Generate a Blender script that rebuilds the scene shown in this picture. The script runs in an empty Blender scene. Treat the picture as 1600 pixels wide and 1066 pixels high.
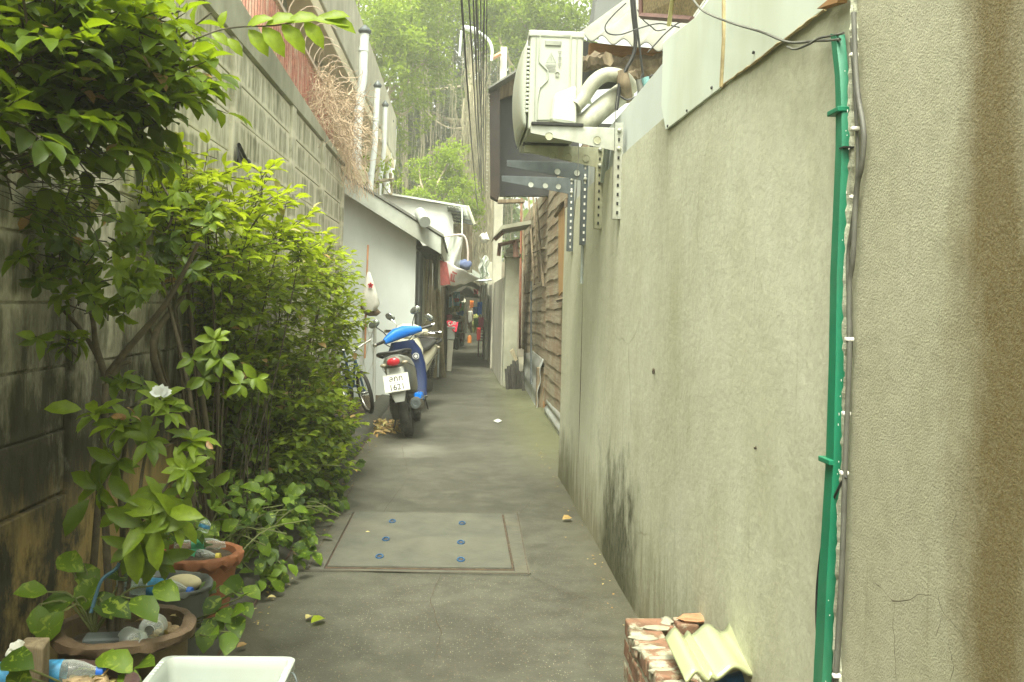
import bpy, math, random
import numpy as np
from mathutils import Vector, Matrix
R = math.radians
random.seed(7); rng = np.random.default_rng(7)
sc = bpy.context.scene
COL = sc.collection

# ------------------------------------------------------------------ camera
YAW = math.atan(.05202); ROLL = R(1.5); FPX = 1500.0; CAMH = 1.3
cam = bpy.data.cameras.new('camera'); camo = bpy.data.objects.new('camera', cam); COL.objects.link(camo)
CM = Matrix.Rotation(-YAW, 3, 'Z') @ Matrix.Rotation(R(90), 3, 'X') @ Matrix.Rotation(ROLL, 3, 'Z')
camo.matrix_world = Matrix.Translation((0, 0, CAMH)) @ CM.to_4x4()
cam.sensor_width = 36; cam.sensor_fit = 'HORIZONTAL'; cam.lens = FPX/1600*36
cam.shift_y = -56/1600; cam.clip_start = .05; cam.clip_end = 500
sc.camera = camo

# ------------------------------------------------------------------ world, sun, exposure
SUN_EL, SUN_AZ = R(64), R(197)     # azimuth from +Y clockwise
w = bpy.data.worlds.new('World'); sc.world = w; w.use_nodes = True
nt = w.node_tree; nt.nodes.clear()
o_ = nt.nodes.new('ShaderNodeOutputWorld'); bg = nt.nodes.new('ShaderNodeBackground')
sky = nt.nodes.new('ShaderNodeTexSky'); sky.sky_type = 'NISHITA'; sky.sun_disc = False
sky.sun_elevation = SUN_EL; sky.sun_rotation = SUN_AZ; sky.air_density = 1.0; sky.dust_density = 6.0
hs = nt.nodes.new('ShaderNodeHueSaturation'); hs.inputs['Saturation'].default_value = .12; hs.inputs['Value'].default_value = 1.0
mx = nt.nodes.new('ShaderNodeMix'); mx.data_type = 'RGBA'; mx.blend_type = 'MULTIPLY'; mx.inputs[0].default_value = 1
mx.inputs[7].default_value = (.98, 1.0, .87, 1)
nt.links.new(sky.outputs[0], hs.inputs['Color']); nt.links.new(hs.outputs[0], mx.inputs[6])
nt.links.new(mx.outputs[2], bg.inputs[0]); bg.inputs[1].default_value = .15; nt.links.new(bg.outputs[0], o_.inputs[0])
sl = bpy.data.lights.new('sun', 'SUN'); so = bpy.data.objects.new('sun', sl); COL.objects.link(so)
sl.energy = 2.2; sl.angle = R(20); sl.color = (1, .99, .86)
sd = Vector((math.sin(SUN_AZ)*math.cos(SUN_EL), math.cos(SUN_AZ)*math.cos(SUN_EL), math.sin(SUN_EL)))
so.rotation_euler = sd.to_track_quat('Z', 'Y').to_euler()
sc.view_settings.view_transform = 'Standard'; sc.view_settings.look = 'None'
sc.view_settings.exposure = 1.82; sc.view_settings.gamma = 1
sc.render.engine = 'CYCLES'; sc.cycles.max_bounces = 8; sc.cycles.transparent_max_bounces = 12
sc.cycles.volume_bounces = 1; sc.cycles.use_denoising = True

# ------------------------------------------------------------------ photo pixel -> world point
CC = Vector((0, 0, CAMH))
def ray(px, py): return CM @ Vector(((px-800)/FPX, -(py+56-533)/FPX, -1))
def at(px, py, Y): r = ray(px, py); return CC + r*(Y/r.y)
def aX(px, py, X): r = ray(px, py); return CC + r*(X/r.x)
def gz(px, py, Z=0): r = ray(px, py); return CC + r*((Z-CAMH)/r.z)

# ------------------------------------------------------------------ materials
def newmat(name):
    m = bpy.data.materials.new(name); m.use_nodes = True
    n = m.node_tree; n.nodes.clear()
    return m, n
class N:
    def __init__(s, name):
        s.m, s.t = newmat(name); s.out = s.t.nodes.new('ShaderNodeOutputMaterial')
        s.p = s.t.nodes.new('ShaderNodeBsdfPrincipled'); s.L(s.p.outputs[0], s.out.inputs[0])
        s.tc = s.t.nodes.new('ShaderNodeTexCoord')
        s.geo = None
    def L(s, a, b): s.t.links.new(a, b)
    def n(s, k, **kw):
        x = s.t.nodes.new(k)
        for a, b in kw.items(): setattr(x, a, b)
        return x
    def pos(s, scale=(1, 1, 1), loc=(0, 0, 0), world=False):
        mp = s.n('ShaderNodeMapping'); mp.inputs['Scale'].default_value = scale; mp.inputs['Location'].default_value = loc
        if world:
            if not s.geo: s.geo = s.n('ShaderNodeNewGeometry')
            s.L(s.geo.outputs['Position'], mp.inputs[0])
        else: s.L(s.tc.outputs['Object'], mp.inputs[0])
        return mp.outputs[0]
    def noise(s, scale, v=None, detail=5, rough=.6, dist=0):
        x = s.n('ShaderNodeTexNoise'); x.inputs['Scale'].default_value = scale; x.inputs['Detail'].default_value = detail
        x.inputs['Roughness'].default_value = rough; x.inputs['Distortion'].default_value = dist
        s.L(v if v else s.pos(), x.inputs['Vector']); return x.outputs[0]
    def nzc(s, v):
        x = s.n('ShaderNodeTexNoise'); x.inputs['Scale'].default_value = 3; s.L(v, x.inputs['Vector']); return x.outputs[1]
    def ramp(s, f, stops):
        x = s.n('ShaderNodeValToRGB'); e = x.color_ramp.elements
        while len(e) < len(stops): e.new(.5)
        for i, (p, c) in enumerate(stops):
            e[i].position = p; e[i].color = (c, c, c, 1) if isinstance(c, (int, float)) else (*c, 1)
        s.L(f, x.inputs[0]); return x.outputs[0]
    def mix(s, f, a, b, mode='MIX'):
        x = s.n('ShaderNodeMix', data_type='RGBA', blend_type=mode)
        for ix, v in ((0, f), (6, a), (7, b)):
            sock = x.inputs[ix]
            if hasattr(v, 'is_linked'): s.L(v, sock)
            elif isinstance(v, (int, float)) : sock.default_value = v if ix == 0 else (v, v, v, 1)
            else: sock.default_value = (*v, 1)
        return x.outputs[2]
    def math(s, op, a, b=0, clamp=False):
        x = s.n('ShaderNodeMath', operation=op, use_clamp=clamp)
        for i, v in enumerate((a, b)):
            if hasattr(v, 'is_linked'): s.L(v, x.inputs[i])
            else: x.inputs[i].default_value = v
        return x.outputs[0]
    def sep(s, v):
        x = s.n('ShaderNodeSeparateXYZ'); s.L(v, x.inputs[0]); return x.outputs
    def band(s, v, c, h, soft):          # 1 inside c+-h, fading over soft
        d = s.math('ABSOLUTE', s.math('SUBTRACT', v, c))
        mr = s.n('ShaderNodeMapRange'); s.L(d, mr.inputs[0]); mr.inputs[1].default_value = h+soft; mr.inputs[2].default_value = h
        mr.inputs[3].default_value = 0; mr.inputs[4].default_value = 1; return mr.outputs[0]
    def fall(s, v, a, b):                # 1 at a, 0 at b
        mr = s.n('ShaderNodeMapRange'); s.L(v, mr.inputs[0]); mr.inputs[1].default_value = a; mr.inputs[2].default_value = b
        mr.inputs[3].default_value = 1; mr.inputs[4].default_value = 0; return mr.outputs[0]
    def bump(s, h, strength=.3, dist=.01):
        b = s.n('ShaderNodeBump'); b.inputs['Strength'].default_value = strength; b.inputs['Distance'].default_value = dist
        s.L(h, b.inputs['Height']); s.L(b.outputs[0], s.p.inputs['Normal']); return b
    def fin(s, col, rough=.8, metal=0, spec=None):
        if hasattr(col, 'is_linked'): s.L(col, s.p.inputs['Base Color'])
        else: s.p.inputs['Base Color'].default_value = (*col, 1)
        if hasattr(rough, 'is_linked'): s.L(rough, s.p.inputs['Roughness'])
        else: s.p.inputs['Roughness'].default_value = rough
        s.p.inputs['Metallic'].default_value = metal
        if spec is not None: s.p.inputs['Specular IOR Level'].default_value = spec
        return s.m
MATS = {}
def simple(name, col, rough=.6, metal=0, var=.25, sc_=12, bump=.0, dirt=None, dirtamt=.4):
    if name in MATS: return MATS[name]
    s = N(name); n1 = s.noise(sc_)
    lo = tuple(c*(1-var) for c in col); hi = tuple(min(1, c*(1+var)) for c in col)
    c = s.ramp(n1, [(.3, lo), (.7, hi)])
    if dirt:
        d = s.ramp(s.noise(sc_*.35, s.pos((1, 1, .35))), [(.45, 0.), (.7, dirtamt)])
        c = s.mix(d, c, dirt)
    if bump: s.bump(s.noise(sc_*6), bump, .004)
    MATS[name] = s.fin(c, rough, metal); return MATS[name]

def m_rightwall(rough_part):
    s = N('stucco_near' if rough_part else 'stucco_smooth'); P = s.pos(world=True)
    x, y, z = s.sep(P)
    base = s.ramp(s.noise(1.6, P, 6), [(.3, (.45, .45, .32)), (.7, (.55, .555, .42))] if not rough_part else [(.3, (.36, .35, .235)), (.7, (.46, .45, .325))])
    fine = s.ramp(s.noise(30, P, 4, .7), [(.35, .90), (.65, 1.05)])
    c = s.mix(1, base, fine, 'MULTIPLY')
    st = s.noise(2.0, s.pos((1, 1.5, .45), world=True), 6, .6)           # vertical streaks
    c = s.mix(s.ramp(st, [(.5, 0.), (.75, .33)]), c, (.30, .28, .15))
    st2 = s.noise(2.2, s.pos((1, 1.8, .3), (3, 1, 0), world=True), 5, .6)
    c = s.mix(s.ramp(st2, [(.55, 0.), (.8, .45)]), c, (.58, .60, .45))
    wob = s.noise(2.2, P, 5)
    c = s.mix(s.ramp(s.noise(1.0, s.pos((1, 1.2, 1), (9, 2, 4), world=True), 7, .55), [(.53, 0.), (.545, .22)]), c, (.60, .60, .47))
    c = s.mix(s.math('MULTIPLY', s.ramp(s.noise(9, s.pos((1, 3, .12), (1, 8, 0), world=True), 3, .5), [(.66, 0.), (.72, .35)]), s.ramp(z, [(.3, 0.), (1.8/2.2, 1.)])), c, (.22, .21, .13))
    # grime rising from the foot
    h = s.math('ADD', z, s.math('MULTIPLY', s.math('SUBTRACT', s.noise(4, s.pos((1, 2.2, .5), world=True), 6, .7), .5), 1.2))
    c = s.mix(s.math('MULTIPLY', s.fall(h, .0, .42), .75), c, (.15, .13, .065))
    if not rough_part:
        # algae patch low on the wall
        yy = s.math('ADD', y, s.math('MULTIPLY', s.math('SUBTRACT', wob, .5), .9))
        zz = s.math('ADD', z, s.math('MULTIPLY', s.math('SUBTRACT', s.noise(4.5, s.pos((1, 1.2, .9), world=True), 7, .7), .5), 1.1))
        pch = s.math('MULTIPLY', s.band(yy, 4.62, .34, .3), s.fall(zz, .30, .58))
        c = s.mix(s.math('MULTIPLY', pch, s.ramp(s.noise(18, s.pos((1, 1.5, .7), world=True), 6, .8), [(.3, .55), (.6, .97)])), c, (.05, .052, .022))
        pc2 = s.math('MULTIPLY', s.band(yy, 7.0, .35, .35), s.fall(zz, .1, .5))
        c = s.mix(s.math('MULTIPLY', pc2, .7), c, (.10, .10, .05))
        # run-off under the loose sheet end
        run = s.math('MULTIPLY', s.band(s.math('ADD', y, s.math('MULTIPLY', s.math('SUBTRACT', wob, .5), .2)), 3.75, .07, .16), s.fall(z, 2.0, 1.45))
        c = s.mix(s.math('MULTIPLY', run, .35), c, (.2, .19, .12))
        s.bump(s.math('ADD', s.noise(60, P, 6, .7), s.math('MULTIPLY', s.noise(6, P, 3), 2.5)), .35, .006)
        hc = s.n('ShaderNodeTexVoronoi', feature='DISTANCE_TO_EDGE'); hc.inputs['Scale'].default_value = .9; s.L(s.mix(.12, P, s.nzc(P)), hc.inputs['Vector'])
        c = s.mix(s.math('MULTIPLY', s.ramp(hc.outputs['Distance'], [(.0, .5), (.006, 0.)]), s.ramp(s.noise(1.3, s.pos(loc=(2, 7, 1), world=True), 3), [(.5, 0.), (.6, 1.)])), c, (.17, .16, .09))
    else:
        yy = s.math('ADD', y, s.math('MULTIPLY', s.math('SUBTRACT', s.noise(2.5, s.pos((1, 1, .6), world=True), 7, .7), .5), .34))
        bd = s.math('MULTIPLY', s.band(yy, 1.34, .04, .11), s.ramp(s.noise(150, P, 3, .7), [(.3, .7), (.7, 1.)]))
        c = s.mix(bd, c, (.15, .112, .042))
        bd3 = s.band(yy, 1.62, .03, .05)
        c = s.mix(s.math('MULTIPLY', bd3, .08), c, (.62, .60, .48))
        vo = s.noise(230, P, 4, .65)
        s.bump(s.math('ADD', vo, s.math('MULTIPLY', s.noise(9, P, 4), 1.6)), .9, .004)
    return s.fin(c, .93, spec=.2)

def m_blockwall():
    s = N('block_wall'); P = s.pos(world=True); x, y, z = s.sep(P)
    cm = s.n('ShaderNodeCombineXYZ'); s.L(s.math('ADD', y, s.math('MULTIPLY', s.noise(5, P, 3), .14)), cm.inputs[0]); s.L(s.math('SUBTRACT', z, s.math('ADD', .60, s.math('MULTIPLY', s.noise(6, s.pos(loc=(3, 3, 3), world=True), 3), .08))), cm.inputs[1])
    br = s.n('ShaderNodeTexBrick'); s.L(cm.outputs[0], br.inputs['Vector']); br.inputs['Scale'].default_value = 1
    br.inputs['Brick Width'].default_value = .39; br.inputs['Row Height'].default_value = .21
    br.inputs['Mortar Size'].default_value = .045; br.inputs['Mortar Smooth'].default_value = 1.0
    br.inputs['Color1'].default_value = (.0, .0, .0, 1); br.inputs['Color2'].default_value = (1, 1, 1, 1); br.inputs['Mortar'].default_value = (.5, .5, .5, 1)
    mort = br.outputs['Fac']
    nz = s.noise(7, s.pos((1, 2.0, .45), world=True), 6, .7)
    core = s.math('SUBTRACT', s.math('ADD', s.math('MULTIPLY', mort, -1.0), .62), s.math('MULTIPLY', s.math('SUBTRACT', nz, .5), 4.0))
    core = s.math('MAXIMUM', s.math('MINIMUM', core, 1), 0)
    rnd = s.math('ADD', s.math('MULTIPLY', s.sep(br.outputs['Color'])[0], .5), .45)
    core = s.math('MULTIPLY', core, rnd)
    base = s.ramp(s.noise(3, P, 6), [(.3, (.46, .44, .32)), (.7, (.62, .60, .47))])
    c = s.mix(core, base, (.13, .135, .075))
    st = s.noise(4, s.pos((1, 3.5, .22), world=True), 6, .7)
    c = s.mix(s.ramp(st, [(.54, 0.), (.72, .5)]), c, (.58, .57, .44))
    # soot and mould low and near
    lowm = s.math('ADD', z, s.math('MULTIPLY', s.math('SUBTRACT', s.noise(3, s.pos((1, 1.5, .6), world=True), 7, .75), .5), 2.4))
    farm = s.fall(y, 5.5, 9)
    mould = s.math('MULTIPLY', s.fall(lowm, .9, 1.7), farm)
    c = s.mix(s.math('MULTIPLY', mould, .93), c, (.022, .020, .011))
    ocre = s.math('MULTIPLY', s.fall(s.math('ADD', z, s.math('MULTIPLY', s.math('SUBTRACT', nz, .5), .5)), .5, .72), s.ramp(s.noise(2.6, s.pos((1, 1.3, .8), (0, 5, 2), world=True), 7, .7), [(.40, 0.), (.50, 1.)]))
    c = s.mix(s.math('MULTIPLY', ocre, .85), c, (.34, .25, .10))
    s.bump(s.noise(45, P, 6, .7), .5, .006)
    return s.fin(c, .95, spec=.15)

def m_asphalt():
    s = N('worn_concrete'); P = s.pos(world=True); x, y, z = s.sep(P)
    big = s.noise(.9, P, 6, .6)
    c = s.ramp(big, [(.3, (.036, .035, .024)), (.7, (.070, .069, .049))])
    c = s.mix(s.ramp(s.noise(5, P, 7, .75), [(.42, .0), (.62, .5)]), c, (.105, .104, .077))
    c = s.mix(s.ramp(s.noise(2.3, s.pos((1, .5, 1), (5, 1, 0), world=True), 7, .7), [(.5, .0), (.62, .55)]), c, (.04, .038, .026))
    c = s.mix(s.math('MULTIPLY', s.band(s.math('ADD', y, s.math('MULTIPLY', s.noise(4, P), .8)), 8.9, .12, .35), s.math('MULTIPLY', s.band(x, -.42, .05, .3), .5)), c, (.24, .235, .19))
    vo = s.n('ShaderNodeTexVoronoi'); vo.inputs['Scale'].default_value = 120; s.L(P, vo.inputs['Vector'])
    spk = s.math('MULTIPLY', s.ramp(vo.outputs['Distance'], [(.18, 1.), (.30, 0.)]), s.ramp(s.sep(vo.outputs['Color'])[0], [(.80, 0.), (.88, 1.)]))
    near = s.math('MULTIPLY', s.fall(y, 4.7, 5.6), s.ramp(s.noise(1.7, P, 4), [(.38, .25), (.6, 1.)]))
    c = s.mix(s.math('MULTIPLY', spk, s.math('ADD', s.math('MULTIPLY', near, .7), .10)), c, (.36, .33, .23))
    spk2 = s.math('MULTIPLY', s.ramp(vo.outputs['Distance'], [(.2, 1.), (.35, 0.)]), s.ramp(s.sep(vo.outputs['Color'])[1], [(.86, 0.), (.92, 1.)]))
    c = s.mix(s.math('MULTIPLY', spk2, .5), c, (.26, .13, .07))
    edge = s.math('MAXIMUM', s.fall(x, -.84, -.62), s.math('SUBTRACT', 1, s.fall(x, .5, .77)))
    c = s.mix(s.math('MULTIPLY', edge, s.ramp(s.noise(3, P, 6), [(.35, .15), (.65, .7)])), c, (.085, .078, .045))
    mossy = s.math('MULTIPLY', s.math('SUBTRACT', 1, s.fall(x, .35, .8)), s.band(y, 13, 4, 2))
    c = s.mix(s.math('MULTIPLY', mossy, .5), c, (.10, .11, .04))
    s.bump(s.noise(90, P, 6, .75), .45, .005)
    return s.fin(c, s.ramp(big, [(.3, .5), (.7, .8)]), spec=.4)

def m_leaf(name, hue, trans=.4, var=1.0, spec=.5, vein=False):
    s = N(name)
    a = s.n('ShaderNodeAttribute', attribute_name='tint')
    c = s.ramp(a.outputs['Fac'], hue)
    nn = s.ramp(s.noise(60, s.pos(), 3), [(.3, .8), (.7, 1.15)])
    c = s.mix(1, c, nn, 'MULTIPLY')
    s.fin(c, .48, spec=spec*.75)
    tr = s.n('ShaderNodeBsdfTranslucent'); yc = s.mix(.35, c, (.42, .55, .015)); s.L(yc, tr.inputs[0])
    mxs = s.n('ShaderNodeMixShader'); mxs.inputs[0].default_value = trans
    s.L(s.p.outputs[0], mxs.inputs[1]); s.L(tr.outputs[0], mxs.inputs[2]); s.L(mxs.outputs[0], s.out.inputs[0])
    return s.m

def m_varleaf():
    s = N('variegated_leaf'); a = s.n('ShaderNodeAttribute', attribute_name='tint')
    c = s.ramp(a.outputs['Fac'], [(0, (.026, .058, .004)), (1, (.12, .20, .010))])
    v = s.ramp(s.noise(30, s.pos((1, 1, 1)), 4, .6, 1.2), [(.56, 0.), (.64, .7)])
    c = s.mix(v, c, (.26, .34, .03)); s.fin(c, .5, spec=.28)
    tr = s.n('ShaderNodeBsdfTranslucent'); s.L(c, tr.inputs[0]); mxs = s.n('ShaderNodeMixShader'); mxs.inputs[0].default_value = .3
    s.L(s.p.outputs[0], mxs.inputs[1]); s.L(tr.outputs[0], mxs.inputs[2]); s.L(mxs.outputs[0], s.out.inputs[0]); return s.m

def m_clear(name, col=(.8, .85, .8), op=.10):
    s = N(name); s.fin(col, .12, spec=.8)
    tr = s.n('ShaderNodeBsdfTransparent'); tr.inputs[0].default_value = (.85, .92, .88, 1); mxs = s.n('ShaderNodeMixShader')
    lw = s.n('ShaderNodeLayerWeight'); lw.inputs[0].default_value = .35
    s.L(s.math('ADD', s.math('MULTIPLY', lw.outputs['Facing'], min(.65, .9-op)), op), mxs.inputs[0])
    s.L(tr.outputs[0], mxs.inputs[1]); s.L(s.p.outputs[0], mxs.inputs[2]); s.L(mxs.outputs[0], s.out.inputs[0]); return s.m

def m_wood(name, c1, c2, c3=None, axis=(1, 1, 14), sc_=2.0, rough=.85):
    s = N(name); g = s.noise(sc_, s.pos(axis, world=True), 6, .7, .6)
    c = s.ramp(g, [(.3, c1), (.65, c2)])
    if c3: c = s.mix(s.ramp(s.noise(2.3, s.pos(world=True), 6, .7), [(.45, 0.), (.66, .8)]), c, c3)
    s.bump(g, .5, .004); return s.fin(c, rough, spec=.2)

def m_brick():
    s = N('broken_brick'); P = s.pos(world=True)
    x, y, z = s.sep(P)
    c = s.ramp(s.noise(13, P, 5), [(.35, (.13, .08, .05)), (.6, (.25, .135, .085)), (.75, (.22, .165, .115))])
    c = s.mix(s.ramp(s.noise(9, s.pos(loc=(4, 2, 1), world=True), 6, .7), [(.47, 0.), (.57, 1.)]), c, (.40, .39, .28))
    c = s.mix(s.ramp(s.noise(22, P, 5, .7), [(.5, 0.), (.62, .6)]), c, (.13, .11, .06))
    s.bump(s.noise(60, P, 6, .7), .8, .008); return s.fin(c, .95, spec=.15)

M = dict(
 rw=m_rightwall(False), rwn=m_rightwall(True), block=m_blockwall(), asph=m_asphalt(),
 kerb=simple('kerb_concrete', (.045, .043, .03), .8, 0, .35, 9, .6, (.03, .035, .02), .6),
 soil=simple('soil', (.06, .045, .025), .95, 0, .5, 30, 1, (.13, .09, .05), .5),
 ground=simple('ground_earth', (.12, .11, .07), .95, 0, .4, 2, .4),
 slab=simple('cover_slab', (.074, .075, .055), .8, 0, .22, 7, .6, (.12, .11, .08), .6),
 gap=simple('dark_gap', (.05, .03, .018), .95, 0, .4, 30, .3),
 joint=simple('joint_line', (.07, .055, .035), .95, 0, .5, 40, .3),
 frameC=simple('cover_frame', (.07, .068, .05), .85, 0, .25, 12, .6, (.11, .10, .06), .6),
 bluepl=simple('blue_plastic', (.015, .075, .17), .45, 0, .2, 12),
 vent=simple('vent_white', (.66, .70, .67), .45, 0, .05, 6, .0, (.4, .4, .34), .35),
 white=simple('white_paint', (.58, .60, .54), .6, 0, .06, 4, .05, (.42, .42, .33), .35),
 whitewall=simple('white_render', (.54, .585, .545), .75, 0, .05, 2.5, .12, (.38, .39, .32), .6),
 sheetw=simple('white_sheet', (.66, .73, .64), .7, 0, .07, 3, .12, (.40, .42, .26), .55),
 rust=simple('ochre_edge', (.36, .29, .15), .9, 0, .3, 18, .5),
 wplas=simple('white_plastic', (.38, .42, .38), .38, 0, .03, 5, 0, (.30, .30, .24), .45),
 ac=simple('ac_enamel', (.40, .425, .35), .42, 0, .05, 7, .03, (.36, .34, .22), .45),
 tape=simple('pipe_tape', (.34, .345, .26), .6, 0, .18, 22, .3, (.16, .15, .09), .6),
 acd=simple('ac_recess', (.25, .26, .21), .6, 0, .2, 9),
 gsteel=simple('galvanised', (.42, .44, .38), .5, .5, .2, 14, .1, (.25, .22, .12), .5),
 osteel=simple('olive_steel', (.36, .37, .25), .55, .2, .2, 14, .1, (.2, .16, .07), .5),
 dsteel=simple('dark_steel', (.085, .10, .10), .5, .2, .25, 14, .1),
 pipe=simple('grey_pipe', (.40, .45, .42), .5, 0, .15, 8, .05, (.2, .2, .13), .4),
 green=simple('green_trunking', (.004, .165, .08), .5, 0, .15, 9, .03, (.16, .24, .14), .35),
 cable=simple('black_cable', (.018, .018, .016), .55, 0, .3, 20),
 gcable=simple('grey_cable', (.10, .10, .08), .6, 0, .3, 20),
 clip=simple('white_clip', (.75, .73, .65), .5, 0, .1, 20),
 darkmetal=simple('dark_metal', (.03, .03, .028), .45, .4, .3, 14),
 redfence=simple('red_fence_paint', (.40, .17, .12), .65, 0, .25, 25, .2, (.50, .40, .30), .8),
 barpale=simple('faded_bar', (.48, .38, .29), .7, 0, .2, 20, .2, (.55, .48, .38), .5),
 dryvine=simple('dry_vine', (.50, .38, .26), .9, 0, .35, 8),
 conc=simple('pale_concrete', (.42, .41, .32), .9, 0, .2, 3, .4, (.22, .21, .14), .6),
 conc2=simple('streaked_concrete', (.34, .34, .25), .9, 0, .2, 4, .4, (.12, .12, .07), .7),
 cream=simple('cream_wall', (.60, .54, .38), .85, 0, .1, 2, .1, (.42, .36, .2), .5),
 terra=simple('terracotta_wall', (.58, .36, .24), .85, 0, .2, 4, .2),
 asb=simple('fibre_cement', (.17, .175, .15), .85, 0, .15, 5, .3, (.17, .16, .11), .6),
 tin=simple('tin_sheet', (.40, .42, .38), .45, .4, .2, 5, .1, (.2, .15, .1), .5),
 tindark=simple('dark_tin', (.018, .014, .011), .6, .2, .35, 6, .1, (.09, .045, .02), .5),
 dark=simple('dark_interior', (.018, .018, .015), .9, 0, .4, 4),
 woodbeam=m_wood('wood_beam', (.22, .12, .05), (.42, .24, .11), (.17, .09, .04), (1, 1, 12), 3),
 plank=m_wood('weathered_board', (.17, .145, .095), (.38, .34, .24), (.25, .155, .09), (1, .6, 16), 2.2),
 oldwood=m_wood('old_wood', (.10, .075, .045), (.26, .21, .13), (.05, .04, .03), (8, 8, .8), 3),
 palewood=m_wood('pale_wood', (.34, .29, .18), (.52, .45, .30), (.24, .20, .12), (10, 10, .8), 2.5),
 ply=m_wood('orange_ply', (.33, .20, .08), (.45, .29, .13), None, (6, 6, 1), 2.5),
 pboard=simple('particle_board', (.22, .17, .08), .9, 0, .6, 90, .3),
 brick=m_brick(),
 mortar=simple('lime_mortar', (.30, .29, .21), .95, 0, .25, 25, .9, (.32, .30, .2), .5),
 tile=simple('glazed_tile', (.31, .33, .19), .18, 0, .06, 5, .0, (.42, .44, .2), .4),
 tilein=simple('tile_underside', (.24, .20, .09), .85, 0, .3, 12, .3),
 pot1=simple('terracotta', (.26, .095, .036), .7, 0, .18, 14, .2, (.22, .09, .04), .5),
 pot2=simple('brown_clay', (.12, .085, .035), .75, 0, .35, 10, .5, (.07, .055, .025), .7),
 pot2r=simple('brown_clay_rim', (.11, .072, .038), .7, 0, .25, 14, .6, (.12, .08, .045), .6),
 pot3=simple('grey_plastic_pot', (.085, .10, .095), .5, 0, .12, 14, .0, (.14, .13, .09), .4),
 pot4=simple('glazed_purple_pot', (.075, .04, .042), .35, 0, .25, 14, .1, (.13, .09, .07), .5),
 purple=simple('purple_pot', (.075, .03, .10), .5, 0, .2, 10, .0, (.12, .09, .11), .5),
 clear=m_clear('clear_bottle'), cling=m_clear('clear_film', (.8, .82, .75), .42),
 bluecap=simple('blue_cap', (.01, .12, .55), .4, 0, .1, 20), bluelabel=simple('blue_label', (.05, .25, .45), .5, 0, .4, 60),
 greenlabel=simple('green_label', (.04, .30, .14), .5, 0, .4, 60), yellowcap=simple('yellow_cap', (.6, .48, .06), .5, 0, .1, 20),
 cork=simple('cream_foam', (.62, .55, .34), .8, 0, .1, 20, .2),
 bark=simple('bark', (.085, .07, .04), .9, 0, .4, 25, .6), stem=simple('green_stem', (.12, .14, .04), .7, 0, .3, 25),
 twig=simple('brown_twig', (.05, .042, .022), .85, 0, .3, 25),
 root=simple('aerial_root', (.22, .20, .12), .9, 0, .35, 3), trunkp=simple('pale_bark', (.30, .26, .17), .9, 0, .35, 2, .3),
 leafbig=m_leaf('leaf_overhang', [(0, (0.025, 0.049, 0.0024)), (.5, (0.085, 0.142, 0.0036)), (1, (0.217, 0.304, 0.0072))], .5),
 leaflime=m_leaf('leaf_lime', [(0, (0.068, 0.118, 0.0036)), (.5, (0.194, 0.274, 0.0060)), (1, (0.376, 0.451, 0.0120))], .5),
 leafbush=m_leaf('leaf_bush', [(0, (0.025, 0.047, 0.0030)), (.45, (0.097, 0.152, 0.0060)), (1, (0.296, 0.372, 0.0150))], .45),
 leafpot=m_leaf('leaf_pot', [(0, (0.025, 0.054, 0.0048)), (.5, (0.097, 0.157, 0.0072)), (1, (.195, .28, .014))], .4),
 leafvar=m_varleaf(),
 leaftree=m_leaf('leaf_tree', [(0, (0.011, 0.025, 0.0024)), (.5, (0.040, 0.078, 0.0060)), (1, (0.160, 0.245, 0.0180))], .4, spec=.3),
 leaftree2=m_leaf('leaf_tree_light', [(0, (0.051, 0.098, 0.0060)), (1, (0.228, 0.323, 0.0210))], .5, spec=.3),
 leafdead=m_leaf('leaf_dead', [(0, (.20, .11, .04)), (.5, (.36, .22, .08)), (1, (.45, .40, .15))], .2),
 petal=simple('white_petal', (.72, .76, .72), .6, 0, .1, 30),
 sblue=simple('blue_bodywork', (.0, .16, .62), .22, 0, .05, 8), snavy=simple('navy_bodywork', (.004, .017, .075), .35, 0, .15, 8),
 ssilver=simple('silver_bodywork', (.33, .34, .30), .35, .3, .08, 8, 0, (.25, .24, .18), .4),
 scream=simple('cream_bodywork', (.62, .60, .44), .3, 0, .05, 8), sgrey=simple('grey_flap', (.30, .31, .27), .6, 0, .12, 8),
 rubber=simple('rubber', (.022, .021, .019), .8, 0, .4, 30, .2, (.08, .075, .055), .5), chrome=simple('chrome', (.6, .6, .55), .2, 1, .1, 8),
 muff=simple('muffler_metal', (.12, .11, .09), .5, .5, .3, 16, .2), engine=simple('engine', (.05, .048, .04), .6, .3, .4, 20, .3),
 mirror=simple('mirror_glass', (.25, .27, .24), .12, .8, .1, 8),
 tail=simple('red_lens', (.42, .012, .025), .2, 0, .2, 20), plate=simple('plate_white', (.72, .72, .64), .5, 0, .05, 20),
 ink=simple('black_ink', (.02, .02, .02), .6, 0, .2, 20), greyink=simple('grey_ink', (.25, .25, .22), .6, 0, .2, 20),
 bag=simple('white_bag', (.66, .66, .58), .6, 0, .12, 12, .4, (.4, .38, .28), .4), red=simple('red_print', (.60, .035, .05), .6, 0, .1, 12),
 browncloth=simple('brown_cloth', (.18, .13, .08), .9, 0, .3, 12, .3), banner=simple('white_banner', (.74, .72, .66), .6, 0, .08, 6, .2),
 bannerred=simple('faded_red_print', (.60, .16, .15), .6, 0, .2, 9), tarp=simple('grey_tarp', (.30, .33, .27), .6, 0, .2, 3, .2, (.12, .13, .1), .6),
 pinkpipe=simple('pink_pipe', (.55, .47, .42), .5, 0, .1, 9), rod=simple('orange_rod', (.5, .25, .13), .6, 0, .2, 9),
 ped=simple('concrete_pole', (.45, .44, .36), .9, 0, .15, 3, .2), lampm=simple('lamp_housing', (.55, .60, .58), .4, 0, .1, 5),
)
CL = {}
def cloth(name, col): 
    return simple(name, col, .85, 0, .15, 14, .3)

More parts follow.
